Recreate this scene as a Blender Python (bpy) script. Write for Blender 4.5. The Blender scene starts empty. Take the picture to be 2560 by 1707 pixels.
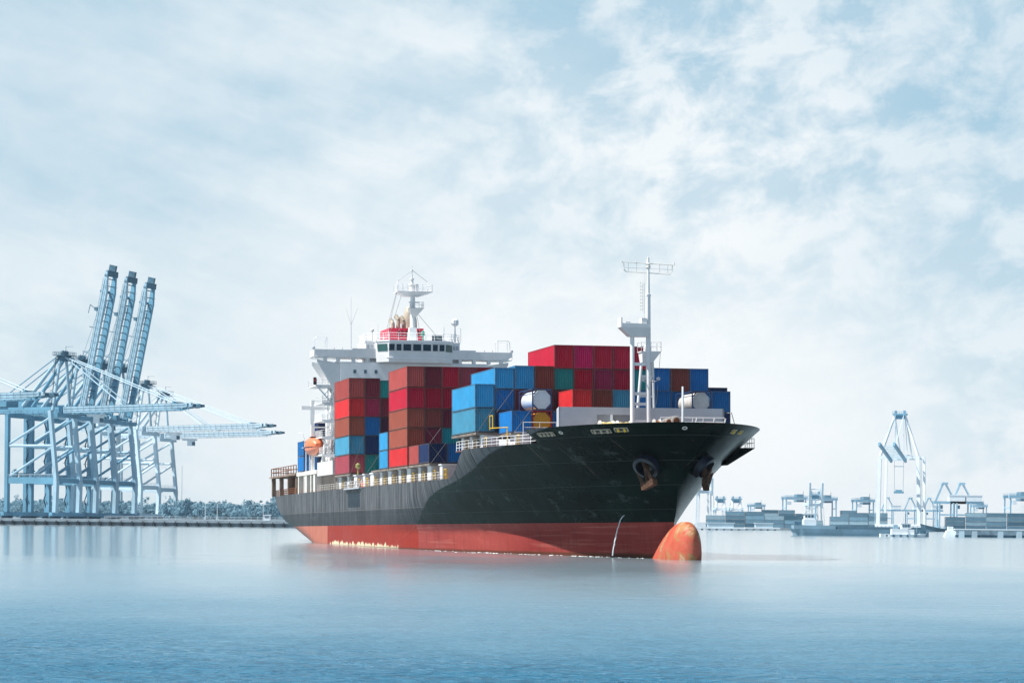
import bpy, math, random
from mathutils import Matrix, Vector
random.seed(7)
R = math.radians
SC = bpy.context.scene
COL = SC.collection

# ------------------------------------------------------------------ camera
F = 5750.0; HY = 1300.0; HC = 4.15; ROLL = 0.0105
cam_d = bpy.data.cameras.new('camera'); cam = bpy.data.objects.new('camera', cam_d); COL.objects.link(cam)
cam_d.sensor_width = 36; cam_d.lens = F / 2560 * 36
cam_d.shift_y = (HY - 853.5) / 2560
cam_d.clip_start = 1; cam_d.clip_end = 40000
cam.matrix_world = Matrix.Translation((0, 0, HC)) @ Matrix.Rotation(-ROLL, 4, 'Y') @ Matrix.Rotation(R(90), 4, 'X')
SC.camera = cam
CAMROT = Matrix.Translation((0, 0, HC)) @ Matrix.Rotation(-ROLL, 4, 'Y')
def W(x, y, Y):
    return CAMROT @ Vector(((x - 1280) / F * Y, Y, (HY - y) / F * Y))
def WX(x, Y): return (x - 1280) / F * Y

# ------------------------------------------------------------------ light
SUN_EL = R(55); SUN_DIR = Vector((-0.955, -0.295, 0)).normalized()
sdir = Vector((SUN_DIR.x * math.cos(SUN_EL), SUN_DIR.y * math.cos(SUN_EL), math.sin(SUN_EL)))
sl = bpy.data.lights.new('sun', 'SUN'); sl.energy = 5.0; sl.angle = R(0.5); sl.color = (1, .955, .89)
so = bpy.data.objects.new('sun', sl); COL.objects.link(so); so.location = (-300, 0, 400)
so.rotation_euler = sdir.to_track_quat('Z', 'Y').to_euler()

class NT:
    """small helper for node trees"""
    def __init__(s, t): s.t = t; s.n = t.nodes; s.l = t.links
    def new(s, ty, **k):
        n = s.n.new(ty)
        for a, v in k.items(): setattr(n, a, v)
        return n
    def put(s, node, i, v):
        if isinstance(v, bpy.types.NodeSocket): s.l.new(v, node.inputs[i])
        elif v is not None: node.inputs[i].default_value = v
    def math(s, op, a, b=None, c=None, clamp=False):
        n = s.new('ShaderNodeMath', operation=op, use_clamp=clamp)
        for i, v in enumerate((a, b, c)): s.put(n, i, v)
        return n.outputs[0]
    def mix(s, f, a, b, mode='MIX'):
        n = s.new('ShaderNodeMix', data_type='RGBA', blend_type=mode)
        s.put(n, 0, f); s.put(n, 6, a); s.put(n, 7, b); return n.outputs[2]
    def mr(s, v, a, b, c=0., d=1., smooth=False):
        n = s.new('ShaderNodeMapRange', clamp=True, interpolation_type='SMOOTHSTEP' if smooth else 'LINEAR')
        for i, q in enumerate((v, a, b, c, d)): s.put(n, i, q)
        return n.outputs[0]
    def noise(s, vec, scale, detail=4, rough=.55, dist=0.):
        n = s.new('ShaderNodeTexNoise'); s.put(n, 'Vector', vec)
        n.inputs['Scale'].default_value = scale; n.inputs['Detail'].default_value = detail
        n.inputs['Roughness'].default_value = rough; n.inputs['Distortion'].default_value = dist
        return n.outputs['Fac']
    def mapping(s, vec, scale=(1, 1, 1), rot=(0, 0, 0), loc=(0, 0, 0)):
        n = s.new('ShaderNodeMapping'); s.put(n, 0, vec)
        n.inputs['Location'].default_value = loc; n.inputs['Rotation'].default_value = rot; n.inputs['Scale'].default_value = scale
        return n.outputs[0]
def c4(c): return (c[0], c[1], c[2], 1)

world = bpy.data.worlds.new('World'); SC.world = world; world.use_nodes = True
wt = NT(world.node_tree); wt.n.clear()
tc = wt.new('ShaderNodeTexCoord'); gen = tc.outputs['Generated']
sx = wt.new('ShaderNodeSeparateXYZ'); wt.put(sx, 0, gen); dx, dy, dz = sx.outputs
sky = wt.new('ShaderNodeTexSky', sky_type='NISHITA', sun_disc=False)
sky.sun_elevation = SUN_EL; sky.sun_rotation = math.atan2(SUN_DIR.x, SUN_DIR.y)
sky.air_density = 1.0; sky.dust_density = .6; sky.ozone_density = 2.0
n1 = wt.noise(wt.mapping(wt.mapping(gen, (1, 1, 1), (0, R(-18), 0)), (8, 2.0, 34.0), (0, 0, 0), (.3, 0, .9)), 1.0, 9, .6, .12)
n2 = wt.noise(wt.mapping(wt.mapping(gen, (1, 1, 1), (0, R(11), 0)), (31, 7, 46), (0, 0, 0), (1.7, 0, 2.9)), 1.0, 10, .62, .25)
n3 = wt.noise(wt.mapping(gen, (6, 2, 13), (0, R(-12), 0), (5.1, 1, .3)), 1.0, 4, .5, .2)
m = wt.mr(dx, -.10, .09, .22, 1, True)
c1 = wt.mr(n1, .25, .60); c2 = wt.mr(n2, .405, .585)
cm = wt.new('ShaderNodeMix', data_type='FLOAT'); wt.put(cm, 0, m); wt.put(cm, 2, c1); wt.put(cm, 3, c2)
cl = wt.math('ADD', wt.math('MULTIPLY', cm.outputs[0], .68), wt.math('MULTIPLY', wt.mr(n3, .34, .62), .32))
xa = wt.math('ABSOLUTE', wt.math('SUBTRACT', dx, .03))
side = wt.mr(xa, .08, .235, 0, 1, True)
hw = wt.math('MULTIPLY', wt.mr(dz, .035, .185, 1, 0, True), wt.math('MULTIPLY_ADD', side, -.78, 1.0))
cl = wt.math('MULTIPLY_ADD', wt.math('SUBTRACT', 1.0, cl), hw, cl)
cl = wt.math('MULTIPLY', cl, wt.math('MULTIPLY_ADD', wt.math('MULTIPLY', wt.mr(xa, .05, .21, 0, 1, True), wt.mr(dz, .02, .17, .35, 1)), -.36, 1.0))
cl = wt.math('MULTIPLY', cl, wt.mr(dz, .10, .23, 1, .80))
hi = wt.mr(dz, .20, .42, 1.0, .18, True)
cl = wt.math('MULTIPLY', cl, hi)
back = wt.mr(dy, -.1, .75, .60, 1, True)
cl = wt.math('MULTIPLY', cl, back)
veil = wt.mix(wt.math('MULTIPLY', wt.mr(dz, .2, .5, .92, .45, True), wt.mr(dy, -.1, .75, .62, 1, True)), sky.outputs[0], c4((2.3, 3.75, 4.7)))
skyc = wt.mix(cl, veil, c4((6.1, 6.33, 6.45)))
skyc = wt.mix(1.0, skyc, wt.mr(wt.math('ABSOLUTE', dx), .36, .8, 1, .42, True), 'MULTIPLY')
bg = wt.new('ShaderNodeBackground'); wt.put(bg, 0, skyc); bg.inputs[1].default_value = .1
wo = wt.new('ShaderNodeOutputWorld'); wt.l.new(bg.outputs[0], wo.inputs[0])
SC.view_settings.view_transform = 'Standard'; SC.view_settings.look = 'None'
SC.view_settings.exposure = 0.65; SC.view_settings.gamma = 1.0
SC.cycles.volume_bounces = 0; SC.cycles.max_bounces = 8

# ------------------------------------------------------------------ materials
MATS = {}
def mat(name, col, rough=.5, metal=0., var=.12, vscale=.6, spec=.5, streak=0., rust=0.):
    if name in MATS: return MATS[name]
    m = bpy.data.materials.new(name); m.use_nodes = True; t = NT(m.node_tree)
    b = t.n['Principled BSDF']; b.inputs['Roughness'].default_value = rough; b.inputs['Metallic'].default_value = metal
    b.inputs['Specular IOR Level'].default_value = spec
    tcn = t.new('ShaderNodeTexCoord'); o = tcn.outputs['Object']
    n = t.noise(o, vscale, 5, .6)
    d = tuple(x * (1 - var * 1.6) for x in col); l = tuple(min(1, x * (1 + var)) for x in col)
    c = t.mix(t.mr(n, .3, .7), c4(d), c4(l))
    if streak:
        s = t.noise(t.mapping(o, (3.5, 3.5, .25)), 1.0, 5, .65)
        g = sum(col) / 3
        c = t.mix(t.math('MULTIPLY', t.mr(s, .5, .72), streak), c, c4(tuple(.62 * x + .38 * (g * .8 + .06) for x in col)))
    if rust:
        s = t.noise(t.mapping(o, (1.3, 1.3, .8)), 1.2, 7, .7)
        c = t.mix(t.math('MULTIPLY', t.mr(s, .6, .68), rust), c, c4((.12, .045, .02)))
    oi = t.new('ShaderNodeObjectInfo')
    v = t.mr(oi.outputs['Random'], 0, 1, .86, 1.1)
    hs = t.new('ShaderNodeHueSaturation'); t.put(hs, 'Value', v); t.put(hs, 'Color', c)
    t.put(b, 'Base Color', hs.outputs[0])
    MATS[name] = m; return m

# ------------------------------------------------------------------ mesh builder
class MB:
    def __init__(s): s.v = []; s.f = []; s.mi = []; s.cur = 0
    def add(s, vs, fs):
        k = len(s.v); s.v += [tuple(v) for v in vs]
        for f in fs: s.f.append(tuple(i + k for i in f)); s.mi.append(s.cur)
        return s
    def box(s, x0, x1, y0, y1, z0, z1):
        x0, x1 = min(x0, x1), max(x0, x1); y0, y1 = min(y0, y1), max(y0, y1); z0, z1 = min(z0, z1), max(z0, z1)
        return s.add([(x0,y0,z0),(x1,y0,z0),(x1,y1,z0),(x0,y1,z0),(x0,y0,z1),(x1,y0,z1),(x1,y1,z1),(x0,y1,z1)],
              [(3,2,1,0),(4,5,6,7),(0,1,5,4),(1,2,6,5),(2,3,7,6),(3,0,4,7)])
    def frustum(s, b, t):     # two rectangles (x0,x1,y0,y1,z)
        vs = []
        for (x0, x1, y0, y1, z) in (b, t): vs += [(x0,y0,z),(x1,y0,z),(x1,y1,z),(x0,y1,z)]
        return s.add(vs, [(3,2,1,0),(4,5,6,7),(0,1,5,4),(1,2,6,5),(2,3,7,6),(3,0,4,7)])
    def frame(s, p, q):
        p = Vector(p); q = Vector(q); d = (q - p).normalized()
        up = Vector((0,0,1)) if abs(d.z) < .95 else Vector((0,1,0))
        x = d.cross(up).normalized(); return p, q, x, x.cross(d)
    def beam(s, p, q, w, h=None, w2=None, h2=None):
        h = h or w; w2 = w2 or w; h2 = h2 or h
        p, q, x, y = s.frame(p, q)
        vs = []
        for c, a, b in ((p, w/2, h/2), (q, w2/2, h2/2)):
            vs += [c-x*a-y*b, c+x*a-y*b, c+x*a+y*b, c-x*a+y*b]
        return s.add(vs, [(3,2,1,0),(4,5,6,7),(0,1,5,4),(1,2,6,5),(2,3,7,6),(3,0,4,7)])
    def tube(s, p, q, r, r2=None, n=8):
        r2 = r if r2 is None else r2
        p, q, x, y = s.frame(p, q); vs = []
        for c, a in ((p, r), (q, r2)):
            for i in range(n):
                t = 2*math.pi*i/n; vs.append(c + x*(a*math.cos(t)) + y*(a*math.sin(t)))
        fs = [(i, (i+1) % n, n+(i+1) % n, n+i) for i in range(n)]
        fs += [tuple(range(n-1, -1, -1)), tuple(range(n, 2*n))]
        return s.add(vs, fs)
    def path(s, pts, r, n=6):
        for a, b in zip(pts, pts[1:]): s.tube(a, b, r, n=n)
        return s
    def rings(s, rings, close=True, caps=True):
        n = len(rings[0]); vs = [v for r in rings for v in r]; fs = []
        for i in range(len(rings)-1):
            for j in range(n if close else n-1):
                k = (j+1) % n; fs.append((i*n+j, i*n+k, (i+1)*n+k, (i+1)*n+j))
        if caps: fs += [tuple(range(n-1, -1, -1)), tuple((len(rings)-1)*n+j for j in range(n))]
        return s.add(vs, fs)
    def lathe(s, c, prof, n=16, axis='z'):   # prof: (along, radius)
        rs = []
        for h, r in prof:
            ring = []
            for i in range(n):
                t = 2*math.pi*i/n; a, b = r*math.cos(t), r*math.sin(t)
                ring.append({'z': (c[0]+a, c[1]+b, c[2]+h), 'x': (c[0]+h, c[1]+a, c[2]+b), 'y': (c[0]+a, c[1]+h, c[2]+b)}[axis])
            rs.append(ring)
        return s.rings(rs)
    def prism(s, poly, z0, z1, top=None):    # poly of (x,y); optional top poly
        n = len(poly); top = top or poly
        vs = [(p[0], p[1], z0) for p in poly] + [(p[0], p[1], z1) for p in top]
        return s.add(vs, [(i, (i+1) % n, n+(i+1) % n, n+i) for i in range(n)] + [tuple(range(n-1, -1, -1)), tuple(range(n, 2*n))])
    def slab(s, poly3, off):                 # extrude a 3-D polygon by an offset vector
        n = len(poly3); o = Vector(off)
        vs = [Vector(p) for p in poly3] + [Vector(p)+o for p in poly3]
        return s.add(vs, [(i, (i+1) % n, n+(i+1) % n, n+i) for i in range(n)] + [tuple(range(n-1, -1, -1)), tuple(range(n, 2*n))])
    def rail(s, pts, h=1.0, r=.035, every=1.6, bars=3):
        for a, b in zip(pts, pts[1:]):
            a = Vector(a); b = Vector(b); n = max(1, round((b-a).length/every))
            for i in range(n+1):
                p = a.lerp(b, i/n); s.tube(p, p+Vector((0,0,h)), r, n=4)
            for k in range(bars):
                o = Vector((0,0,h*(k+1)/bars)); s.tube(a+o, b+o, r*.85, n=4)
        return s
    def mesh(s, name, mats=None, smooth=False):
        me = bpy.data.meshes.new(name); me.from_pydata(s.v, [], s.f)
        if mats:
            for q in (mats if isinstance(mats, (list, tuple)) else [mats]): me.materials.append(q)
            me.polygons.foreach_set('material_index', s.mi)
        if smooth: me.polygons.foreach_set('use_smooth', [True]*len(me.polygons))
        me.update(); return me
    def build(s, name, mats, parent=None, smooth=False, label=None):
        o = bpy.data.objects.new(name, s.mesh(name, mats, smooth)); COL.objects.link(o)
        if parent: o.parent = parent
        if smooth:
            try:
                o.data.set_sharp_from_angle(angle=R(38))
            except Exception: pass
        if label: o['label'] = label
        return o
def empty(name, label, cat, mw=None, group=None):
    o = bpy.data.objects.new(name, None); COL.objects.link(o); o.empty_display_size = .5
    if mw is not None: o.matrix_world = mw
    o['label'] = label; o['category'] = cat
    if group: o['group'] = group
    return o
def tag(o, label=None, cat=None, group=None, kind=None):
    for k, v in (('label', label), ('category', cat), ('group', group), ('kind', kind)):
        if v: o[k] = v
    return o
def copy_tree(o, mw, label, parent=None):
    c = o.copy(); COL.objects.link(c)
    if parent: c.parent = parent
    else: c.matrix_world = mw; c['label'] = label
    for ch in o.children: copy_tree(ch, None, None, c)
    return c
def interp(tab, x):
    if x <= tab[0][0]: return tab[0][1]
    for (a, b), (c, d) in zip(tab, tab[1:]):
        if x <= c: return b + (d-b)*(x-a)/(c-a)
    return tab[-1][1]

WHITE = mat('white_paint', (.78, .79, .80), .4, var=.05, rust=.12)
CREAM = mat('ivory_paint', (.70, .68, .62), .45, var=.06, rust=.3)
GREY = mat('light_grey_paint', (.42, .45, .50), .45, var=.06, rust=.1)
DGREY = mat('dark_grey_paint', (.10, .11, .125), .5, var=.1)
BLACK = mat('black_steel', (.012, .013, .016), .5)
YELLOW = mat('yellow_paint', (.68, .42, .02), .45, rust=.25)
RUSTY = mat('rusty_steel', (.20, .07, .025), .8, var=.4, vscale=2.0)
GLASS = mat('dark_window_glass', (.012, .016, .03), .06, var=.05, spec=.8)
ROPE = mat('mooring_rope', (.75, .55, .22), .9, var=.25, vscale=6)
REDP = mat('funnel_red_paint', (.62, .02, .06), .4)
ORANGE = mat('lifeboat_orange', (.80, .20, .09), .4, var=.06)
PIPE = mat('exhaust_pipe_beige', (.42, .37, .29), .55, var=.2, rust=.5)
# ------------------------------------------------------------------ water
def water_mat():
    m = bpy.data.materials.new('harbour_water'); m.use_nodes = True; t = NT(m.node_tree)
    b = t.n['Principled BSDF']
    g = t.new('ShaderNodeNewGeometry').outputs['Position']
    s = t.new('ShaderNodeSeparateXYZ'); t.put(s, 0, g); X, Y = s.outputs[0], s.outputs[1]
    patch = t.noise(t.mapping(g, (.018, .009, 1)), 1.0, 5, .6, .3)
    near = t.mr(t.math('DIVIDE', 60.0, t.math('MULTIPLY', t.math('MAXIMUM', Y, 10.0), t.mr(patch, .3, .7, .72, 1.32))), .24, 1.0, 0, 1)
    w1 = t.noise(t.mapping(g, (.13, .42, 1), (0, 0, R(8))), 1.0, 5, .6, .6)
    w2 = t.noise(t.mapping(g, (1.1, 2.4, 1), (0, 0, R(-6))), 1.0, 4, .6, .4)
    w = t.math('MULTIPLY_ADD', w2, .38, w1)
    bp = t.new('ShaderNodeBump'); t.put(bp, 'Height', w); bp.inputs['Distance'].default_value = 2.2
    t.put(bp, 'Strength', t.mr(near, 0, 1, .03, .95))
    t.put(b, 'Normal', bp.outputs[0])
    t.put(b, 'Base Color', t.mix(near, c4((.20, .28, .315)), c4((.003, .125, .225))))  # far water base paled: whitish sheen of the distance painted in
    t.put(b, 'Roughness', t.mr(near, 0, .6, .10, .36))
    b.inputs['IOR'].default_value = 1.33
    return m
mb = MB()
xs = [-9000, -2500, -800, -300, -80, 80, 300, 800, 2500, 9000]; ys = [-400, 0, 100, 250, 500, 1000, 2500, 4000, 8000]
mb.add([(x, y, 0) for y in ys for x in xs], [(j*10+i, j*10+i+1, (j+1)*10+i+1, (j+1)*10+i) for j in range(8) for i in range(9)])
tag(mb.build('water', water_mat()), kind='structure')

# ------------------------------------------------------------------ ship frame: x forward, y to port, z up; a = metres aft of the stem, s = metres to starboard
PITCH = .0072
M_OLD = Matrix.Translation((18.13, 257, 0)) @ Matrix.Rotation(R(-75), 4, 'Z') @ Matrix.Rotation(-PITCH, 4, 'Y')
SHIPM = CAMROT @ Matrix.Rotation(.00174, 4, 'X') @ Matrix.Translation((0, 0, -4.6)) @ M_OLD
ship = empty('container_ship', 'large dark green container ship with a red waterline band and white bridge', 'container ship', SHIPM)
def P(a, s, z): return (-a, -s, z)
def sb(mb, a0, a1, s0, s1, z0, z1): return mb.box(-a0, -a1, -s0, -s1, z0, z1)

STEM = [(-2.5, 2), (1, .6), (3.95, 0), (5, -.6), (7.9, -1.5), (11, -3.1), (13.1, -4.5), (15, -5.7)]
ZK = [(118, -2.5), (138, -1.2), (147, .5), (165, 2.8), (180, 4.2), (185.5, 5.4), (188.3, 7.0)]
def halfb(a, z):
    w = min(1, max(0, (z-3)/11.8)); L = 90-60*w; e = 1-.5*w
    xi = min(1, max(0, (a-interp(STEM, z))/L))
    b = 16.1*(1-(1-xi)**2)**e
    if a > 120:
        b -= 1.3*(max(0, a-140)/48)**2
        h = z-interp(ZK, a); r = 3.2
        if h < r: b -= r*(1-math.sqrt(max(0, 1-(1-max(0, h)/r)**2)))*min(1, (a-120)/20)
    return b
def ztop(a):
    if a < 37.5: return 13.1
    if a < 45:
        t = (a-37.5)/7.5; return 13.1-3.4*(1-(1-t)**1.7)
    return 9.7
def hull_mat():
    m = bpy.data.materials.new('hull_paint'); m.use_nodes = True; t = NT(m.node_tree); b = t.n['Principled BSDF']
    o = t.new('ShaderNodeTexCoord').outputs['Object']
    s = t.new('ShaderNodeSeparateXYZ'); t.put(s, 0, o); a = t.math('MULTIPLY', s.outputs[0], -1.0); z = s.outputs[2]
    big = t.noise(t.mapping(o, (.05, .05, .12)), 1.0, 5, .6)
    strk = t.noise(t.mapping(o, (1.15, .06, .07)), 1.0, 6, .7)
    fine = t.noise(t.mapping(o, (2.2, .2, .2)), 1.0, 6, .7)
    # weathered grey, dark green with the flare's shade painted in, three red antifouling bands
    grey = t.mix(t.mr(t.math('MULTIPLY_ADD', fine, .35, t.math('MULTIPLY', strk, .65)), .40, .62), c4((.014, .018, .023)), c4((.135, .145, .16)))
    grey = t.mix(t.mr(z, 6.0, 6.5), t.mix(.68, grey, c4((.014, .019, .025))), grey)
    grey = t.mix(t.math('MULTIPLY', t.mr(fine, .60, .70), .5), grey, c4((.20, .21, .225)))
    green = t.mix(t.mr(big, .42, .66), c4((.0006, .0050, .0048)), c4((.0045, .021, .018)))
    green = t.mix(t.math('MULTIPLY', t.mr(fine, .62, .74), .03), green, c4((.12, .15, .14)))
    fc = t.new('ShaderNodeFloatCurve'); cu = fc.mapping.curves[0]
    pts = [(3.5, 66), (4, 64), (6, 58.5), (7.8, 52.5), (9.45, 40), (10.2, 35), (12.2, 25), (13.2, 18)]
    while len(cu.points) < len(pts): cu.points.new(.5, .5)
    for p, (zz, aa) in zip(cu.points, pts): p.location = (zz/16, aa/100)
    fc.mapping.update(); t.put(fc, 'Value', t.math('DIVIDE', z, 16.0))
    edge = t.math('MULTIPLY_ADD', t.mr(strk, .3, .7, -1, 1), .5, t.math('MULTIPLY', fc.outputs[0], 100.0))
    isgreen = t.mr(t.math('SUBTRACT', a, edge), -.5, .5, 1, 0)
    top = t.mix(isgreen, grey, green)
    patch = t.math('MULTIPLY', t.math('MULTIPLY', t.math('GREATER_THAN', a, 99.0), t.math('LESS_THAN', a, 108.5)), t.math('MULTIPLY', t.math('GREATER_THAN', z, 6.7), t.math('LESS_THAN', z, 9.0)))
    top = t.mix(patch, top, c4((.016, .03, .042)))
    seam = t.math('MULTIPLY', t.math('LESS_THAN', t.math('ABSOLUTE', t.math('SUBTRACT', z, 6.25)), .05), t.math('MULTIPLY_ADD', isgreen, -.3, .3))
    top = t.mix(seam, top, c4((.25, .25, .25)))
    # plate seams along the whole side
    ps = t.math('LESS_THAN', t.math('PINGPONG', a, 6.0), .06)
    top = t.mix(t.math('MULTIPLY', ps, .25), top, c4((.004, .006, .008)))
    st_ = t.math('LESS_THAN', t.math('PINGPONG', z, 1.35), .035)
    top = t.mix(t.math('MULTIPLY', st_, .12), top, c4((.09, .10, .10)))
    rr_ = t.noise(t.mapping(o, (1.9, .05, .11), (0, 0, 0), (9, 0, 0)), 1.0, 6, .75)
    top = t.mix(t.math('MULTIPLY', t.math('MULTIPLY', t.mr(rr_, .60, .70), t.mr(z, 8.0, 13.2, .08, .5)), 1.0), top, c4((.10, .075, .06)))
    top = t.mix(t.math('MULTIPLY', t.mr(t.noise(t.mapping(o, (.25, .08, .5)), 1.0, 7, .7), .58, .70), .22), top, c4((.10, .12, .115)))
    rf = t.mix(t.mr(big, .35, .65), c4((.22, .032, .030)), c4((.33, .065, .055)))
    st_ = t.math('LESS_THAN', t.math('PINGPONG', z, 1.35), .035)
    top = t.mix(t.math('MULTIPLY', st_, .12), top, c4((.09, .10, .10)))
    rr_ = t.noise(t.mapping(o, (1.9, .05, .11), (0, 0, 0), (9, 0, 0)), 1.0, 6, .75)
    top = t.mix(t.math('MULTIPLY', t.math('MULTIPLY', t.mr(rr_, .60, .70), t.mr(z, 8.0, 13.2, .08, .5)), 1.0), top, c4((.10, .075, .06)))
    top = t.mix(t.math('MULTIPLY', t.mr(t.noise(t.mapping(o, (.25, .08, .5)), 1.0, 7, .7), .58, .70), .22), top, c4((.10, .12, .115)))
    rf = t.mix(t.math('MULTIPLY', t.mr(t.noise(t.mapping(o, (.08, .08, 2.2)), 1.0, 5, .6), .55, .7), .4), rf, c4((.45, .16, .13)))
    rm = t.mix(t.mr(strk, .3, .7), c4((.23, .018, .010)), c4((.31, .030, .016)))
    ra = t.mix(t.mr(fine, .3, .7), c4((.38, .10, .06)), c4((.46, .18, .13)))
    rf = t.mix(t.math('MULTIPLY', t.mr(fine, .5, .72), .55), rf, c4((.13, .028, .024))); rm = t.mix(t.math('MULTIPLY', t.mr(fine, .52, .74), .5), rm, c4((.14, .02, .012)))
    red = t.mix(t.math('GREATER_THAN', a, 64.5), rf, t.mix(t.math('GREATER_THAN', a, 126.0), rm, ra))
    wl = t.math('MULTIPLY_ADD', a, .0056, .18)
    hgt = t.math('SUBTRACT', z, wl)
    scum = t.math('MULTIPLY', t.math('MULTIPLY', t.math('GREATER_THAN', a, 74.0), t.math('LESS_THAN', a, 124.0)),
                  t.math('LESS_THAN', hgt, t.mr(t.noise(t.mapping(o, (.5, .1, .05)), 1.0, 9, .78), .42, .70, .1, 1.15)))
    red = t.mix(t.math('MULTIPLY', scum, .9), red, c4((.78, .66, .45)))
    weed = t.mr(hgt, .05, .28, .75, 0)
    red = t.mix(weed, red, c4((.06, .035, .02)))
    c = t.mix(t.math('GREATER_THAN', z, 3.95), red, top)
    t.put(b, 'Base Color', c)
    t.put(b, 'Roughness', t.math('MULTIPLY_ADD', isgreen, -.2, t.mr(big, .3, .7, .38, .5))); t.put(b, 'Specular IOR Level', t.math('MULTIPLY_ADD', isgreen, -.078, .11))
    bp = t.new('ShaderNodeBump'); bp.inputs['Strength'].default_value = .32; bp.inputs['Distance'].default_value = .3
    t.put(bp, 'Height', t.noise(t.mapping(o, (.22, .22, .35)), 1.0, 3, .5)); t.put(b, 'Normal', bp.outputs[0])
    return m
HULL = hull_mat()
def hull_mesh():
    mb = MB(); NZ = 30
    A = [0, .4, .9, 1.6, 2.5] + [3.5+i*1.25 for i in range(36)] + [50+i*4 for i in range(23)] + [140+i*2.2 for i in range(21)] + [185.2, 186.6, 187.6, 188.3]
    for sgn in (1, -1):
        grid = []
        for a0 in A:
            zb = max(-2.2, interp(ZK, a0)) if a0 > 118 else -2.2
            zt = ztop(a0); col = []
            for k in range(NZ+1):
                z = zb+(zt-zb)*k/NZ
                st = interp(STEM, z); a = st+(188.3-st)*a0/188.3
                col.append(P(a, sgn*halfb(a, z), z))
            grid.append(col)
        n = NZ+1; vs = [v for c in grid for v in c]; fs = []
        for i in range(len(A)-1):
            for k in range(NZ):
                q = (i*n+k, i*n+k+1, (i+1)*n+k+1, (i+1)*n+k); fs.append(q if sgn > 0 else q[::-1])
        mb.add(vs, fs)
        if sgn > 0: st_g = grid
        else:
            for i in range(len(A)-1):
                if A[i] > 110: mb.add([st_g[i][0], st_g[i+1][0], grid[i+1][0], grid[i][0]], [(0, 1, 2, 3)])
            mb.add(st_g[-1]+grid[-1][::-1], [tuple(range(2*n))])
    return mb
hull = hull_mesh().build('hull', HULL, ship, smooth=True)
# decks
DECK = mat('deck_paint', (.16, .065, .05), .7, var=.2)
mb = MB(); pl = [(a, max(.02, halfb(a, 12.85)-.12)) for a in [-4.2+i*1.0 for i in range(43)]]
mb.prism([(-a, -b) for a, b in pl]+[(-a, b) for a, b in pl[::-1]], 12.9, 13.02)
mb.build('forecastle_deck', DECK, ship)
mb = MB(); pl = [(a, halfb(a, 9.35)-.1) for a in [37.7]+[40+i*4 for i in range(37)]+[188.2]]
mb.prism([(-a, -b) for a, b in pl]+[(-a, b) for a, b in pl[::-1]], 9.4, 9.62)
mb.build('main_deck', DECK, ship)
# bulwark round the bow
BW_END = 11.3
def bw_top(a): return 14.62+.25*max(0, (BW_END-a)/17)
mb = MB(); N = 46
for sgn in (1, -1):
    out, inn = [], []
    for i in range(N+1):
        u = (i/N)**1.6; co, ci = [], []
        for k in range(5):
            a0 = -5+(BW_END+5)*u; z = 13.08+(bw_top(a0)-13.08)*k/4
            st = interp(STEM, z); a = st+(BW_END-st)*u
            co.append(P(a, sgn*halfb(a, z), z)); ci.append(P(a+.22, sgn*max(0, halfb(a, z)-.16), z))
        out.append(co); inn.append(ci)
    rows = [o+c[::-1] for o, c in zip(out, inn)]; n = 10; vs = [v for r in rows for v in r]; fs = []
    for i in range(N):
        for k in range(n):
            q = (i*n+k, i*n+(k+1) % n, (i+1)*n+(k+1) % n, (i+1)*n+k); fs.append(q if sgn > 0 else q[::-1])
    fs.append(tuple(N*n+k for k in range(n)) if sgn > 0 else tuple(N*n+n-1-k for k in range(n)))
    mb.add(vs, fs)
mb.build('bulwark', HULL, ship, smooth=True)
# bulbous bow
def bulb_mat():
    m = bpy.data.materials.new('bulb_paint'); m.use_nodes = True; t = NT(m.node_tree); b = t.n['Principled BSDF']
    o = t.new('ShaderNodeTexCoord').outputs['Object']
    n = t.noise(t.mapping(o, (.5, .5, .5)), 1.0, 6, .62, .8); k = t.noise(t.mapping(o, (.35, .3, .28), (.5, .3, 0)), 1.0, 7, .65, 1.2)
    c = t.mix(t.mr(n, .3, .7), c4((.40, .062, .032)), c4((.52, .12, .075)))
    c = t.mix(t.math('MULTIPLY', t.mr(k, .50, .545), .85), c, c4((.34, .18, .07)))
    c = t.mix(t.math('MULTIPLY', t.mr(k, .58, .61), .8), c, c4((.55, .30, .22)))
    t.put(b, 'Base Color', c); b.inputs['Roughness'].default_value = .55; b.inputs['Specular IOR Level'].default_value = .3; return m
rg = []
for a, zt, zb, hw in [(7, -.4, -3, .8), (5.5, .1, -3, 1.15), (4, .75, -3, 1.45), (2.7, 1.4, -3, 1.65), (1.4, 2.1, -3, 1.8), (.1, 2.8, -3, 1.88), (-1.2, 3.4, -3, 1.92), (-2.4, 3.8, -2.9, 1.9), (-3.4, 3.98, -2.7, 1.82), (-4.3, 3.95, -2.4, 1.68), (-5.0, 3.75, -2.0, 1.45), (-5.6, 3.4, -1.6, 1.15), (-6.05, 2.9, -1.0, .8), (-6.3, 2.4, -.3, .45), (-6.4, 1.9, .4, .1)]:
    ring = []
    for i in range(48):
        t = 2*math.pi*i/48; c, q = math.cos(t), math.sin(t); e = .86
        ring.append(P(a, -hw*(1-.1*q)*math.copysign(abs(c)**e, c), (zt+zb)/2+(zt-zb)/2*math.copysign(abs(q)**e, q)))
    rg.append(ring)
MB().rings(rg).build('bulbous_bow', bulb_mat(), ship, smooth=True)

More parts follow.
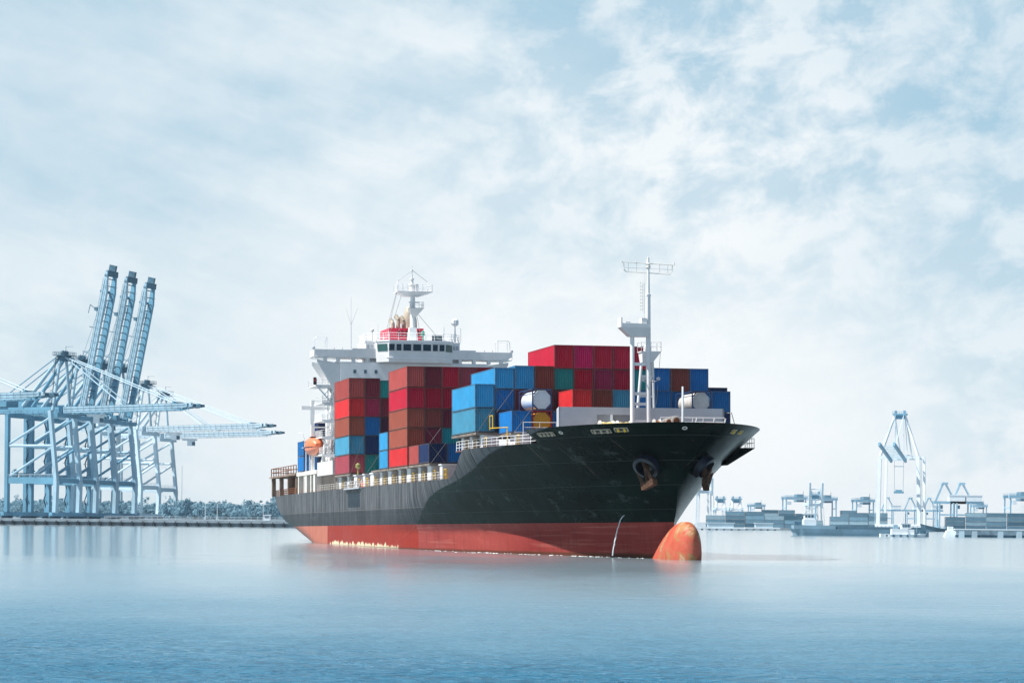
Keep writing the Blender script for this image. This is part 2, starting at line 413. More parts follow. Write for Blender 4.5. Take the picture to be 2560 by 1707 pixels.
# hull fittings: fairleads, chocks, anchor pockets. hp() gives a point and frame on the starboard/port skin
def hp(a, z, sg=1):
    p = Vector(P(a, sg*halfb(a, z), z)); e = .15
    ta = Vector(P(a-e, sg*halfb(a-e, z), z))-p; tz = Vector(P(a, sg*halfb(a, z+e), z+e))-p
    ta.normalize(); n = ta.cross(tz) if sg > 0 else tz.cross(ta); n.normalize()
    if n.y*sg > 0: n = -n
    return p, ta, n.cross(ta).normalized()*(1 if sg > 0 else -1), n
FLEAD = mat('worn_fairlead_paint', (.38, .33, .25), .6, var=.3, vscale=3, rust=.7)
def fairlead(a, z, sg, nr, w=.95, hh=.27):
    p, t, u, n = hp(a, z, sg)
    if u.z < 0: u = -u
    fr = MB(); W2 = nr*w/2
    def q(i, j, d): return p+t*i+u*j+n*d
    for j in (-hh, hh): fr.beam(q(-W2, j, .05), q(W2, j, .05), .09, .12)
    for i in (-W2, W2): fr.beam(q(i, -hh, .05), q(i, hh, .05), .1, .12)
    o = fr.build('fairlead', FLEAD, ship)
    bk = MB(); bk.slab([q(-W2, -hh, .01), q(W2, -hh, .01), q(W2, hh, .01), q(-W2, hh, .01)], n*.03); bk.build('opening', BLACK, o)
    ro = MB()
    for k in range(nr): ro.tube(q(-W2+w*(k+.5), -hh+.03, .06), q(-W2+w*(k+.5), hh-.05, .06), .17, .12, 10)
    ro.build('roller', YELLOW if nr < 3 else FLEAD, o)
fairlead(8.1, 14.0, 1, 4, .72); fairlead(.3, 14.05, 1, 3, .85); fairlead(-1.8, 14.15, 1, 2, .8)
fairlead(-2.1, 14.05, -1, 1, .95); fairlead(-.7, 14.05, -1, 1, .95)
for a, z, sg in ((5.5, 14.1, 1), (-5.2, 14.25, 1)):
    p, t, u, n = hp(a, z, sg); mb = MB(); pts = [p+t*(.24*math.cos(k*math.pi/6))+u*(.2*math.sin(k*math.pi/6))+n*.05 for k in range(13)]
    mb.path(pts, .07, 6); c = mb.build('chock', CREAM, ship)
    mb = MB(); mb.slab([q-n*.02 for q in pts[:-1]], n*.02); mb.build('opening', BLACK, c)
# anchors in their bolsters
ANCH = mat('rusty_anchor_iron', (.085, .035, .016), .8, var=.5, vscale=2.5)
NAVY = mat('navy_bolster_paint', (.008, .013, .028), .35)
def anchor(a, z, sg, label):
    p, t, u, n = hp(a, z, sg)
    if u.z < 0: u = -u
    mb = MB(); r0, r1 = 1.12, 1.5; rows = []
    for k in range(25):
        th = R(-60+300*k/24); cs = t*math.cos(th)+u*math.sin(th); row = []
        for rr, dd in ((r1, -.6), (r1, .75), (r0, .85), (r0, -.6)): row.append(p+cs*rr+n*(dd+.15*math.sin(th)))
        rows.append(row)
    mb.rings(rows); mb.build('anchor_bolster', NAVY, ship, smooth=True)
    mb = MB(); pts = [p+t*(.75*math.cos(k*math.pi/8))+u*(.75*math.sin(k*math.pi/8))+n*.06 for k in range(16)]
    mb.slab(pts, n*.04); mb.build('hawse_opening', BLACK, ship)
    d = (Vector((.38, 0, -1))-n*(Vector((.05, 0, -1)).dot(n))*.6).normalized()
    sh = (n*.9+u*.2).normalized()
    root = empty('anchor', label, 'anchor', SHIPM @ Matrix.Translation(p+n*.7), 'anchors of the big ship')
    b = p+n*.7
    L = lambda v: v-b
    side = d.cross(n).normalized()
    hd = b+d*.3+n*.35
    mb = MB(); mb.beam(L(b-d*.6-n*.5), L(hd+d*1.3), .55, .45, .5, .4); mb.build('shank', ANCH, root)
    mb = MB(); mb.beam(L(hd+d*1.35-side*1.0), L(hd+d*1.35+side*1.0), .7, .75); mb.build('crown', ANCH, root)
    for sd in (-1, 1):
        mb = MB(); q = hd+d*1.3+side*(.72*sd); mb.beam(L(q), L(q-d*1.9+n*.5), .55, .5, .2, .12)
        mb.build('fluke', ANCH, root)
    return root
anchor(-.2, 10.3, 1, 'rusty brown anchor left of the stem, hanging above the white water jet')
anchor(-.2, 10.3, -1, 'dark rusty anchor silhouetted against the sky at the right edge of the bow')
# pilot platform on the port flare
p, t, u, n = hp(12.5, 12.3, -1); mb = MB(); y0 = halfb(10.5, 12.5)
mb.box(-12, -9, y0-.5, y0+1.45, 12.55, 12.66); mb.frustum((-12, -9, y0-2.3, y0-1.9, 10.6), (-12, -9, y0-.5, y0+1.4, 12.55))
pl_ = mb.build('side_platform', HULL, ship)
mb = MB(); mb.rail([(-9, y0+.3, 12.66), (-9, y0+1.4, 12.66), (-12, y0+1.4, 12.66), (-12, y0+.3, 12.66)], 1.1, .04, .8, 2); mb.build('guard_rail', CREAM, pl_)
# cooling water jet
pts = []
p0 = Vector(P(7.4, halfb(7.4, 4.75)+.05, 4.75))
for k in range(9):
    q = k/8; pts.append(p0+Vector((-.3*q, -1.4*q, -4.6*q*q)))
FOAM = mat('white_water', (.60, .67, .70), .6)
mb = MB()
pts = [pts[0].lerp(pts[8], k/26)+Vector((0, 0, 4.6*(k/26-(k/26)**2)))+Vector((random.gauss(0, .02), random.gauss(0, .02), 0)) for k in range(27)]
for k in range(26): mb.tube(pts[k], pts[k+1], .02+.0025*k+.035*random.random(), .02+.0025*k+.02*random.random(), 5)
o = mb.build('water_jet', FOAM); o.matrix_world = SHIPM
tag(o, 'thin white jet of water falling from the dark hull near the bow', 'water jet')

# broken foam along the waterline
rnd = random.Random(11); mb = MB()
for k in range(110):
    a = rnd.choice([rnd.uniform(3, 30), rnd.uniform(20, 62), rnd.gauss(38, 2), rnd.gauss(14, 3)]); zw = .0056*a+.02; b = halfb(a, zw+.2)
    p = SHIPM @ Vector(P(a, b+abs(rnd.gauss(0, 1.2))+.1, zw)); w, l, hh = rnd.uniform(.06, .3), rnd.uniform(.1, .55), rnd.uniform(.0, .05)*rnd.random()+.01
    u = Vector((.26, -.966, 0)); v = Vector((-.966, -.26, 0)); ring = [p+u*(l*math.cos(i*1.0472))+v*(w*math.sin(i*1.0472)) for i in range(6)]
    for q in ring: q.z = -.05
    top = [p+u*(.5*l*math.cos(i*1.0472))+v*(.5*w*math.sin(i*1.0472)) for i in range(6)]
    for q in top: q.z = hh
    mb.add(ring+top, [(i, (i+1) % 6, 6+(i+1) % 6, 6+i) for i in range(6)]+[tuple(range(6, 12))])
tag(mb.build('sea_foam', FOAM), 'broken white foam along the waterline of the big ship', 'foam', kind='stuff')
# ------------------------------------------------------------------ containers
CC = dict(red=(.46, .012, .04), scarlet=(.62, .03, .035), crimson=(.36, .008, .03), magenta=(.52, .01, .10), raspberry=(.30, .018, .06),
          maroon=(.165, .02, .035), brown=(.20, .045, .035), rust=(.30, .075, .05), salmon=(.38, .07, .065), dullpink=(.34, .06, .085), purple=(.07, .018, .045),
          blue=(.008, .13, .36), brightblue=(.008, .17, .48), skyblue=(.03, .26, .50), paleblue=(.06, .27, .42), navy=(.012, .03, .10), teal=(.015, .22, .21))
CNAME = dict(red='red', scarlet='bright scarlet', crimson='dark crimson', magenta='magenta', raspberry='raspberry red', maroon='maroon', brown='reddish brown', rust='rust brown',
             salmon='salmon red', dullpink='dull pink', purple='dark purple', blue='blue', brightblue='bright blue', skyblue='sky blue', paleblue='faded pale blue', navy='navy blue', teal='teal green')
CM = {}
def corr(n0, n1, axis, const, H, z0, depth, pitch):
    """corrugated sheet between n0 and n1 along one axis"""
    mb = MB(); n = max(2, round((n1-n0)/pitch)); p = (n1-n0)/n; prof = []
    for i in range(n):
        b = n0+i*p; prof += [(b, 0), (b+p*.28, 0), (b+p*.5, depth), (b+p*.78, depth)]
    prof.append((n1, 0)); vs = []
    for u, d in prof:
        for z in (z0, H): vs.append((u, const+d, z) if axis == 'x' else (const+d, u, z))
    mb.add(vs, [(2*i, 2*i+2, 2*i+3, 2*i+1) for i in range(len(prof)-1)]); return mb
def cmeshes(L, H):
    if (L, H) in CM: return CM[(L, H)]
    w = 1.219; fr = MB(); pw = .15
    for x in (-L, -pw):
        for y in (-w, w-pw): fr.box(x, x+pw, y, y+pw, 0, H)
        fr.box(x, x+pw, -w+pw, w-pw, H-.11, H-.003); fr.box(x, x+pw, -w+pw, w-pw, .05, .17)
    for y in (-w+.01, w-.08):
        fr.box(-L+pw, -pw, y, y+.07, H-.1, H-.004); fr.box(-L+pw, -pw, y, y+.07, .05, .2)
    fr.box(-L+pw, -pw, -w+.1, w-.1, .12, .16)
    k = 'container'
    d = dict(frame=fr.mesh(k+'_frame'), side_a=corr(-L+pw, -pw, 'x', -w+.05, H-.09, .19, -.036, .28).mesh(k+'_side'),
             side_b=corr(-L+pw, -pw, 'x', w-.05, H-.09, .19, .036, .28).mesh(k+'_side'),
             end_a=corr(-w+pw, w-pw, 'y', -.07, H-.1, .16, .055, .27).mesh(k+'_end'),
             end_b=corr(-w+pw, w-pw, 'y', -L+.07, H-.1, .16, -.055, .27).mesh(k+'_end'))
    rf = MB(); rf.box(-L+.05, -.05, -w+.04, w-.04, H-.06, H-.02); d['roof'] = rf.mesh(k+'_roof')
    for me in d.values(): me.materials.append(None)
    CM[(L, H)] = d; return d
def cpart(name, me, m, parent):
    o = bpy.data.objects.new(name, me); COL.objects.link(o); o.parent = parent
    o.material_slots[0].link = 'OBJECT'; o.material_slots[0].material = m; return o
def cmat(c):
    col = CC[c]; return (mat('container_'+c, col, .5, var=.10, vscale=.5, streak=.28, rust=.3, spec=.22),
                         mat('container_frame_'+c, tuple(.55*x+q for x, q in zip(col, (.03, .02, .012))), .55, var=.2, vscale=2))
def container(mw, c, label, L=12.192, H=2.591, group=None, simple=False):
    root = empty('shipping_container', label, 'container', mw, group)
    d = cmeshes(L, H); m, fm = cmat(c)
    cpart('frame', d['frame'], fm, root); cpart('roof_panel', d['roof'], m, root)
    cpart('side_panel', d['side_a'], m, root); cpart('end_panel', d['end_a'], m, root)
    if not simple: cpart('side_panel', d['side_b'], m, root); cpart('end_panel', d['end_b'], m, root)
    return root
TANKM = {}
def tank(mw, tankm, framem, label, group):
    L, w, H = 6.058, 1.219, 2.591
    root = empty('tank_container', label, 'tank container', mw, group)
    if 'f' not in TANKM:
        fr = MB(); pw = .13
        for x in (-L, -pw):
            for y in (-w, w-pw): fr.box(x, x+pw, y, y+pw, 0, H)
            fr.box(x, x+pw, -w+pw, w-pw, H-pw, H-.003); fr.box(x, x+pw, -w+pw, w-pw, .003, pw)
        for y in (-w, w-pw):
            for z in (.0, H-pw): fr.box(-L+pw, -pw, y+.01, y+pw-.01, z+.005, z+pw-.005)
        TANKM['f'] = fr.mesh('tank_frame')
        for k, (sy, sz) in enumerate(((1, 1), (1, -1), (-1, 1), (-1, -1))):
            c = H/2; e = .66
            for q_, x in enumerate((-.11, -L+.03)):
                g = MB()
                pts = [(x, sy*(w-pw), c+sz*(H/2-pw-e)), (x, sy*(w-pw), c+sz*(H/2-pw-e+.2)), (x, sy*(w-pw-e+.2), c+sz*(H/2-pw)), (x, sy*(w-pw-e), c+sz*(H/2-pw))]
                g.slab(pts, (.07, 0, 0)); TANKM['g%d' % (k*2+q_)] = g.mesh('tank_gusset')
        tk = MB(); r = 1.14
        tk.lathe((0, 0, H/2), [(-L+.2, .2), (-L+.25, .7), (-L+.45, 1.0), (-L+.75, r), (-.75, r), (-.42, 1.06), (-.2, .9), (-.13, .88)], 32, 'x')
        pts = [(1.06*math.cos(R(22.5+45*i))/.924, 1.10*math.sin(R(22.5+45*i))/.924+H/2) for i in range(8)]
        tk.slab([(-.19, y, z) for y, z in pts], (.05, 0, 0))
        TANKM['t'] = tk.mesh('tank', smooth=True); TANKM['t'].set_sharp_from_angle(angle=R(35))
        for k in list(TANKM): TANKM[k].materials.append(None)
    cpart('frame', TANKM['f'], framem, root); cpart('tank', TANKM['t'], tankm, root)
    for k in range(8): cpart('gusset', TANKM['g%d' % k], framem, root)
    return root
ORD = ['first', 'second', 'third', 'fourth', 'fifth', 'sixth', 'seventh', 'eighth', 'ninth', 'tenth', 'eleventh', 'twelfth', 'last']
S, Hh = 2.591, 2.896
def stack(a, s0, p, row, base, tiers, L, bay, ntier=None):
    """tiers from the bottom: (colour or None, height)"""
    z = base; n = len(tiers)
    for k, (c, h) in enumerate(tiers):
        if c:
            tw = 'top tier' if k == n-1 else ('bottom tier' if k == 0 else '%s tier from bottom' % ORD[k])
            mw = SHIPM @ Matrix.Translation(P(a, s0-p*(row+.5), z))
            if c.startswith('T'):
                if c == 'Ty': tank(mw, mat('tank_yellow', (.70, .33, .02), .35), mat('tank_frame_red', (.30, .01, .02), .45), 'yellow tank container in a red frame under a white tank', 'tank containers on the ship')
                elif c == 'Tw': tank(mw, mat('tank_white', (.66, .68, .72), .3, var=.1), mat('tank_frame_navy', (.02, .05, .14), .45), 'white tank container in a navy frame stacked on a yellow tank', 'tank containers on the ship')
                else: tank(mw, mat('tank_white_stained', (.62, .60, .58), .4, var=.2, rust=.25), mat('tank_frame_navy', (.02, .05, .14), .45), 'stained white tank container near the right end of the front block', 'tank containers on the ship')
            else: container(mw, c, '%s container, %s, %s column from left, %s' % (CNAME[c], tw, ORD[row], bay), L, h, 'containers stacked on the big ship')
        z += h+.025
L20, L40 = 6.058, 12.192
A = 'front block behind breakwater'
def sA(r, t): stack(18.8, 13.75, 2.5, r, 14.65, t, L20, A)
sA(0, [('brightblue', S)]); sA(1, [('Ty', S), ('Tw', S)]); sA(2, [('blue', S)])
sA(3, [(None, S), ('scarlet', S)]); sA(4, [(None, S), ('brown', S)]); sA(5, [(None, S), ('paleblue', S)]); sA(6, [(None, S), ('brightblue', S)])
sA(7, [(None, S), ('blue', S)]); sA(9, [(None, S), ('Ts', S)]); sA(10, [('navy', S), ('blue', S)])
B = 'tall block behind foremast'
def sB(r, t): stack(26.6, 16.25, 2.5, r, 15.0, t, L40, B)
sB(0, [('paleblue', Hh), ('skyblue', Hh)]); sB(1, [('navy', S), ('blue', S), ('skyblue', S)])
sB(2, [('maroon', S), ('maroon', S), ('skyblue', Hh)]); sB(3, [(None, S), ('maroon', S), ('brown', Hh)])
sB(4, [(None, S), ('maroon', S), ('teal', S), ('red', Hh)]); sB(5, [(None, S), (None, S), ('crimson', S), ('magenta', Hh)])
sB(6, [(None, S), (None, S), ('raspberry', S), ('red', Hh)]); sB(7, [(None, S), (None, S), ('crimson', S), ('red', Hh)])
sB(8, [(None, S), (None, S), ('teal', S), ('red', Hh)]); sB(9, [(None, S), (None, S), ('blue', Hh)])
sB(10, [(None, S), ('blue', S), ('brown', Hh)]); sB(11, [(None, S), (None, S), ('blue', Hh)]); sB(12, [(None, Hh), ('navy', Hh)])
C = 'low block amidships'
stack(51.7, 16.25, 2.5, 0, 12.0, [('navy', S)], L20, 'low block amidships, nearer one')
stack(57.95, 16.25, 2.5, 0, 12.0, [('salmon', S)], L20, 'low block behind the navy one')
stack(51.7, 16.25, 2.5, 1, 12.0, [('blue', S)], L40, C); stack(51.7, 16.25, 2.5, 2, 12.0, [('brightblue', S)], L40, C)
D = 'red block amidships'
def sD(r, t): stack(64.9, 16.25, 2.46, r, 12.0, t, L40, D)
sD(0, [('scarlet', S), ('rust', S), ('rust', S), ('red', Hh), ('salmon', Hh)])
sD(1, [(None, S), ('maroon', S), ('brown', S), ('crimson', Hh), ('maroon', Hh)])
sD(2, [(None, S), ('teal', S), ('maroon', S), ('crimson', Hh), ('red', Hh)])
sD(3, [(None, S), (None, S), (None, S), (None, Hh), ('dullpink', Hh)]); sD(4, [(None, S), (None, S), (None, S), (None, Hh), ('crimson', Hh)])
stack(78.0, 16.25, 2.5, 0, 12.0, [('skyblue', S), ('skyblue', S)], L20, 'gap behind the red block')
Fb = 'block just before bridge'
def sF(r, t): stack(106.7, 16.25, 2.46, r, 12.0, t, L40, Fb)
sF(0, [('dullpink', Hh), ('paleblue', Hh), ('rust', Hh), ('scarlet', Hh), ('salmon', Hh+.2)])
sF(1, [('teal', Hh), ('navy', Hh), ('blue', Hh), ('raspberry', Hh), ('maroon', Hh+.2)])
sF(2, [('crimson', Hh), ('crimson', Hh), ('purple', Hh), ('maroon', Hh), ('teal', S+.2)])
G = 'stern block'
stack(148, 16.25, 2.5, 0, 13.4, [('brightblue', S), ('blue', S)], L20, G)
stack(148, 16.25, 2.5, 1, 13.4, [('navy', Hh), ('navy', Hh), ('navy', S)], L20, G)

# plain filler blocks in place of hidden lower containers, carrying the stacks
mb = MB(); sb(mb, 19.2, 24.6, 5.9, -11, 13.02, 17.2); sb(mb, 27.2, 38, 3.4, -8.4, 13.02, 20.1); sb(mb, 27.2, 38, -11.4, -13.6, 13.02, 20.1); sb(mb, 27.2, 38, 8.6, -16, 13.02, 17.5)
mb.build('stack_filler_block', DGREY, ship)
mb = MB(); sb(mb, 65.3, 76.5, 8.7, 4.2, 9.62, 22.5); sb(mb, 65.2, 76.5, 13.7, -13, 9.62, 14.5); sb(mb, 52, 64, 8.5, -13, 9.62, 12); sb(mb, 46, 119, 12.6, -12.6, 9.62, 11.2)
mb.build('hatch_and_filler', DGREY, ship)  # upper boxes fill in for hidden containers, the lowest is the hatch
mb = MB()
for a0, a1, s0, z in ((18.6, 25, 13.9, 14.6), (26.4, 39, 16.2, 14.95), (51.5, 64.3, 16.2, 11.95), (64.7, 77.3, 16.2, 11.95), (77.8, 90, 16.2, 11.95), (106.5, 119, 16.2, 11.95)):
    sb(mb, a0, a1, s0, s0-1.4, z-.28, z); sb(mb, a0, a1, -s0, -s0+1.4, z-.28, z)
    for aa in (a0, a1-.4): sb(mb, aa, aa+.4, s0-1.4, -s0+1.4, z-.3, z-.02)
mb.build('stacking_beam', mat('weathered_beam', (.20, .17, .15), .7, var=.3, rust=.6), ship)
# posts along the starboard (and port) side
for k in range(12):
    a = 46.6+6.35*k; wd = 2.3 if k % 2 else 1.5
    if a > 120: break
    for sg in ((1, -1) if k % 3 == 0 else (1,)):
        mb = MB(); sb(mb, a, a+wd, sg*15.6, sg*13.4, 9.62, 11.55); sb(mb, a-.12, a+wd+.12, sg*15.75, sg*13.3, 11.553, 11.72)
        mb.build('support_post', WHITE, ship)
    mb = MB(); g = a-1.9
    for x in (g, g+1.3): mb.beam(P(x, 15.5, 9.62), P(x, 15.5, 11.0), .12)
    mb.beam(P(g, 15.5, 11.0), P(g+1.3, 15.5, 11.0), .12); mb.beam(P(g, 15.5, 10.3), P(g+1.3, 15.5, 10.3), .08); mb.beam(P(g+.65, 15.5, 9.62), P(g+.65, 15.5, 11), .07)
    mb.build('safety_gate', YELLOW, ship)
    if k % 2 == 0:
        mb = MB(); sb(mb, a-3.2, a-2.5, 14.2, 13.6, 9.62, 11.3); mb.build('deck_locker', GREY if k % 4 else CREAM, ship)
for k, (a, wd) in enumerate(((36.2, 1.2), (31.8, 1.3), (26.5, 1.5), (18.6, 2.2))):
    mb = MB(); sb(mb, a, a+wd, 15.3 if a > 20 else 13.4, 13.3 if a > 20 else 11.6, 13.02, 14.68); mb.build('support_post', WHITE, ship)
    mb = MB(); x = a-1.7; s_ = 15.2 if a > 20 else 13.3
    for q in (x, x+1.0): mb.beam(P(q, s_, 13.02), P(q, s_, 14.3), .1)
    mb.beam(P(x, s_, 14.3), P(x+1.0, s_, 14.3), .1); mb.build('safety_gate', YELLOW, ship)
mb = MB()   # yellow gantry beside the first stack
mb.path([P(19.5, 14.1, 13.02), P(19.5, 14.1, 15.0), P(19.2, 14.1, 15.25), P(25.5, 14.6, 15.4), P(25.8, 14.6, 15.2), P(25.8, 14.6, 16.9), P(24.8, 14.5, 16.9), P(24.8, 14.5, 15.4)], .065)
mb.build('yellow_pipe_frame', YELLOW, ship)
mb = MB(); mb.rail([P(a, halfb(a, 13.0)-.15, 13.02) for a in (11.6, 15, 18.5, 23, 28, 33, 37.3)], 1.15, .04, 1.5, 3); mb.build('forecastle_railing', WHITE, ship)
mb = MB(); mb.rail([P(17.8, 12.6, 14.6), P(17.8, 4.5, 14.6)], 1.2, .035, 2, 2)
for s_ in (12.6, 8.5, 4.5): mb.tube(P(17.8, s_, 13), P(17.8, s_, 14.6), .05, n=5)
mb.build('catwalk_railing', WHITE, ship)
mb = MB(); mb.rail([P(a, 15.95, 9.62) for a in (46, 60, 80, 100, 120, 136)], 1.05, .03, 1.6, 3); mb.build('deck_railing', CREAM, ship)
mb = MB(); mb.rail([P(a, halfb(a, 9.7)-.12, 9.62) for a in (156, 170, 180, 187.8)]+[P(187.9, 0, 9.62), P(187.9, -14.4, 9.62)], 1.15, .05, 1.4, 3); mb.build('stern_railing', RUSTY, ship)
# lashing rods
STEEL = mat('lashing_steel', (.15, .14, .13), .5, .3)
def lash(a, s0, z0, h):
    for x, y in ((s0-.1, s0-2.3), (s0-2.3, s0-.1)):
        mb = MB(); mb.tube(P(a-.35, x, z0-.2), P(a-.08, y, z0+h), .028, n=5); mb.build('lashing_rod', STEEL, ship)
lash(18.8, 13.75, 14.65, 2.6); lash(26.6, 16.25, 15, 2.9); lash(26.6, 13.75, 17.6, 2.6); lash(51.7, 16.25, 12, 2.6); lash(64.9, 13.8, 14.6, 2.6); lash(106.7, 16.25, 12, 5.6); lash(106.7, 13.8, 12, 2.9); lash(18.8, 8.75, 14.65, 2.6)
mb = MB(); mb.tube(P(18.3, -14.4, 14.7), P(18.7, -13.8, 17.3), .05, n=5); mb.build('lashing_rod', STEEL, ship)

# ------------------------------------------------------------------ forecastle: breakwater, masts, winches
bw = MB(); a0, a1 = 12.0, 12.25; zt = 17.35
sb(bw, a0, a1, 9.9, 5.3, 13.02, zt); sb(bw, a0, a1, 1.0, -10.4, 13.02, zt); sb(bw, a0, a1, 5.3, 1.0, 16.5, zt)
for s_ in (9.92, -10.2): bw.add([P(a0, s_, 13.02), P(a0, s_, zt), P(a0+.9, s_, zt-.2), P(a0+.9, s_, 13.02), P(a0, s_-.2, 13.02), P(a0, s_-.2, zt), P(a0+.9, s_-.2, zt-.2), P(a0+.9, s_-.2, 13.02)], [(0, 1, 2, 3), (7, 6, 5, 4), (1, 5, 6, 2), (0, 4, 5, 1), (3, 2, 6, 7)])
bwo = bw.build('breakwater', mat('breakwater_paint', (.46, .49, .54), .4, var=.05), ship)
mb = MB()
for s_ in (9.3, 7.0, -1.5, -4, -6.5, -8.8): sb(mb, a0+.252, a0+.9, s_+.06, s_-.06, 13.02, zt-.3)
mb.build('stiffener', GREY, bwo)
mb = MB(); sb(mb, a0+1.2, a0+1.3, 6.2, .2, 13.02, 17.0); sb(mb, a0+.3, a0+1.2, 3.3, 3.2, 13.02, 17); mb.build('recess_panel', GREY, bwo)
fm = MB(); fm.tube(P(9, 0, 13.02), P(9, 0, 30.2), .33, .26, 16); fm.tube(P(9, 0, 30.2), P(9, 0, 34.3), .19, .15, 14); fm.lathe(P(9, 0, 30.0), [(0, .27), (.1, .31), (.25, .3), (.35, .2)], 14)
fmo = fm.build('foremast', WHITE, ship, smooth=True)
fm = MB(); fm.tube(P(9, 1.95, 13.02), P(9, 1.95, 26), .27, .25, 14); fm.build('second_post', WHITE, fmo, smooth=True)
fm = MB()
for z, w in ((22.2, .5), (18.8, .5), (17.6, .5), (15.6, .4)): sb(fm, 8.85, 9.15, 1.7, .3, z-.17, z+.17)
fm.build('crossbar', WHITE, fmo)
fm = MB(); fm.frustum((-9.5, -8.5, -2.4, -.1, 25.35), (-9.7, -8.3, -3.5, .05, 26.4)); sb(fm, 8.3, 9.7, 3.5, 3.35, 26.4, 27.5); sb(fm, 8.3, 9.7, 3.35, -.05, 26.4, 26.85); sb(fm, 8.5, 9.5, .95, .3, 26.85, 27.5); sb(fm, 8.5, 8.9, 2.9, 2.3, 26.85, 27.05)
fm.build('lookout_platform', WHITE, fmo)
fm = MB()
for z in (33.9, 32.8): fm.tube(P(9, 3.2 if z > 33 else 2.6, z+.05), P(9, -3.2 if z > 33 else -2.7, z-.15), .05, n=6)
for sg in (1, -1):
    fm.path([P(9, 2.95*sg, 33.85-.1*(sg < 0)), P(9, 2.95*sg, 33.1), P(9, 2.65*sg, 32.8-.1*(sg < 0))], .055)
    for s_ in (1.4, 2.4): fm.tube(P(9, s_*sg, 32.75), P(9, s_*sg, 33.85), .022, n=4)
    fm.tube(P(9, 3.2*sg, 33.75), P(9, 3.2*sg, 34.1), .06, n=5)
fm.tube(P(9, 1.5, 33.8), P(9, 1.5, 34.3), .04, n=4); fm.tube(P(9, 2.9, 33.3), P(9, -2.9, 33.2), .018, n=4)
fm.build('signal_yard', CREAM, fmo)
fm = MB(); fm.lathe(P(9, 0, 33.3), [(0, .18), (.05, .28), (.25, .28), (.3, .2), (.5, .3), (.6, .15), (.95, .13), (1.25, .13), (1.3, .02)], 12); fm.build('mast_light', CREAM, fmo)
fm = MB()
for s_ in (.75, 1.1): fm.tube(P(8.7, s_, 28.3), P(8.7, s_, 31.7), .035, n=4)
for k in range(9): fm.tube(P(8.7, .75, 28.5+.38*k), P(8.7, 1.1, 28.5+.38*k), .025, n=4)
fm.tube(P(8.7, .6, 25.5), P(8.7, .55, 33), .03, n=4); fm.build('mast_ladder', CREAM, fmo)
fm = MB()
for s_, a in ((.8, 8.6), (-.2, 8.5), (-.95, 8.6)):
    fm.tube(P(9, s_*.3, 20.1), P(a, s_, 20.3), .06, n=5); fm.lathe(P(a-.25, s_, 20.5), [(0, .08), (.1, .2), (.25, .22)], 10, 'x')
fm.build('floodlight', GREY, fmo)
# stores mast behind the breakwater
fm = MB()
for sg in (1, -1):
    fm.tube(P(15.6, -1.75+1.25*sg, 13.02), P(15.6, -2.05+.62*sg, 24), .2, .17, 10)
for z, w in ((21.3, .72), (18.9, .9), (16.6, 1.05)): fm.beam(P(15.6, -2+w+.15, z), P(15.6, -2-w+.05, z), .22, .22)
smo = fm.build('stores_mast', WHITE, ship, smooth=True)
fm = MB(); fm.frustum((-16.1, -15.1, 1.3, 2.6, 22.9), (-16.4, -14.9, 1.2, 3.5, 24.1)); fm.box(-16.4, -14.9, 1.1, 3.55, 24.1, 24.22); fm.build('mast_head', WHITE, smo)
fm = MB(); fm.rail([(-14.9, 1.1, 24.22), (-14.9, 3.55, 24.22), (-16.4, 3.55, 24.22), (-16.4, 1.1, 24.22), (-14.9, 1.1, 24.22)], 1.1, .035, 1.2, 2); fm.lathe((-15.6, 1.9, 24.22), [(0, .3), (.5, .3), (.7, .2)], 10); fm.build('guard_rail', WHITE, smo)
fm = MB(); fm.tube((-15, 2.1, 13.1), (-15, 2.1, 24.1), .04, n=5); fm.tube((-15, 3.5, 24.1), (-15.3, 3.1, 18), .025, n=4); fm.build('hoist_wire', DGREY, smo)
fm = MB(); fm.tube(P(-3.0, 0, 13.02), P(-3.0, 0, 18.9), .17, .11, 8); fm.build('bow_light_post', WHITE, ship)
fm = MB(); fm.rail([P(8.3, -1.2, 14.5), P(7.6, -8.8, 14.5), P(9.6, -9.6, 14.5)], 1.55, .035, 1.25, 3)
for s_ in (-1.2, -3.7, -6.2, -8.8): fm.tube(P(8, s_, 13), P(8, s_, 14.5), .05, n=5)
for s_ in (-5.2, -7.4, -8.8): fm.tube(P(8.2, s_, 14.5), P(8.2, s_-.4, 16), .04, n=4)
fm.build('winch_deck_railing', WHITE, ship)
def winch(a, s_, z, drumw, m, sp=CREAM, r=.75, ax='y'):
    w = MB()
    if ax == 'x':
        for e in (-drumw/2, drumw/2): w.lathe(P(a+e, s_, z), [(-.06, r*.8), (-.02, r), (.06, r), (.08, r*.7)], 20, 'x')
        sb(w, a-.3, a+.3, s_+.35, s_-.35, 13.02, z-.4); o = w.build('mooring_winch', sp, ship)
        w = MB(); w.lathe(P(a, s_, z), [(-drumw/2-.15, r*.3), (-drumw/2-.14, r*.62), (drumw/2+.14, r*.62), (drumw/2+.16, r*.2)], 14, 'x'); w.build('rope_drum', m, o); return
    for e in (-drumw/2, drumw/2): w.lathe(P(a, s_+e, z), [(-.07, r), (.07, r)], 18, 'y')
    sb(w, a-.6, a+.6, s_+drumw/2, s_-drumw/2, 13.02, z-.62); o = w.build('mooring_winch', sp, ship)
    w = MB(); w.lathe(P(a, s_, z), [(-drumw/2+.07, r*.62), (-drumw/4, r*.8), (0, r*.7), (drumw/4, r*.82), (drumw/2-.07, r*.6)], 16, 'y'); w.build('rope_drum', m, o)
winch(10.6, 4.6, 14.95, 1.6, ROPE, CREAM, .8); winch(10.6, 2.5, 14.95, 1.6, ROPE, CREAM, .8); winch(7.5, -.5, 15.2, .7, RUSTY, CREAM, .6)
winch(4.5, -.75, 15.35, .9, RUSTY, CREAM, .45, 'x'); winch(4.2, -1.5, 15.45, 1.3, RUSTY, CREAM, .6, 'x')
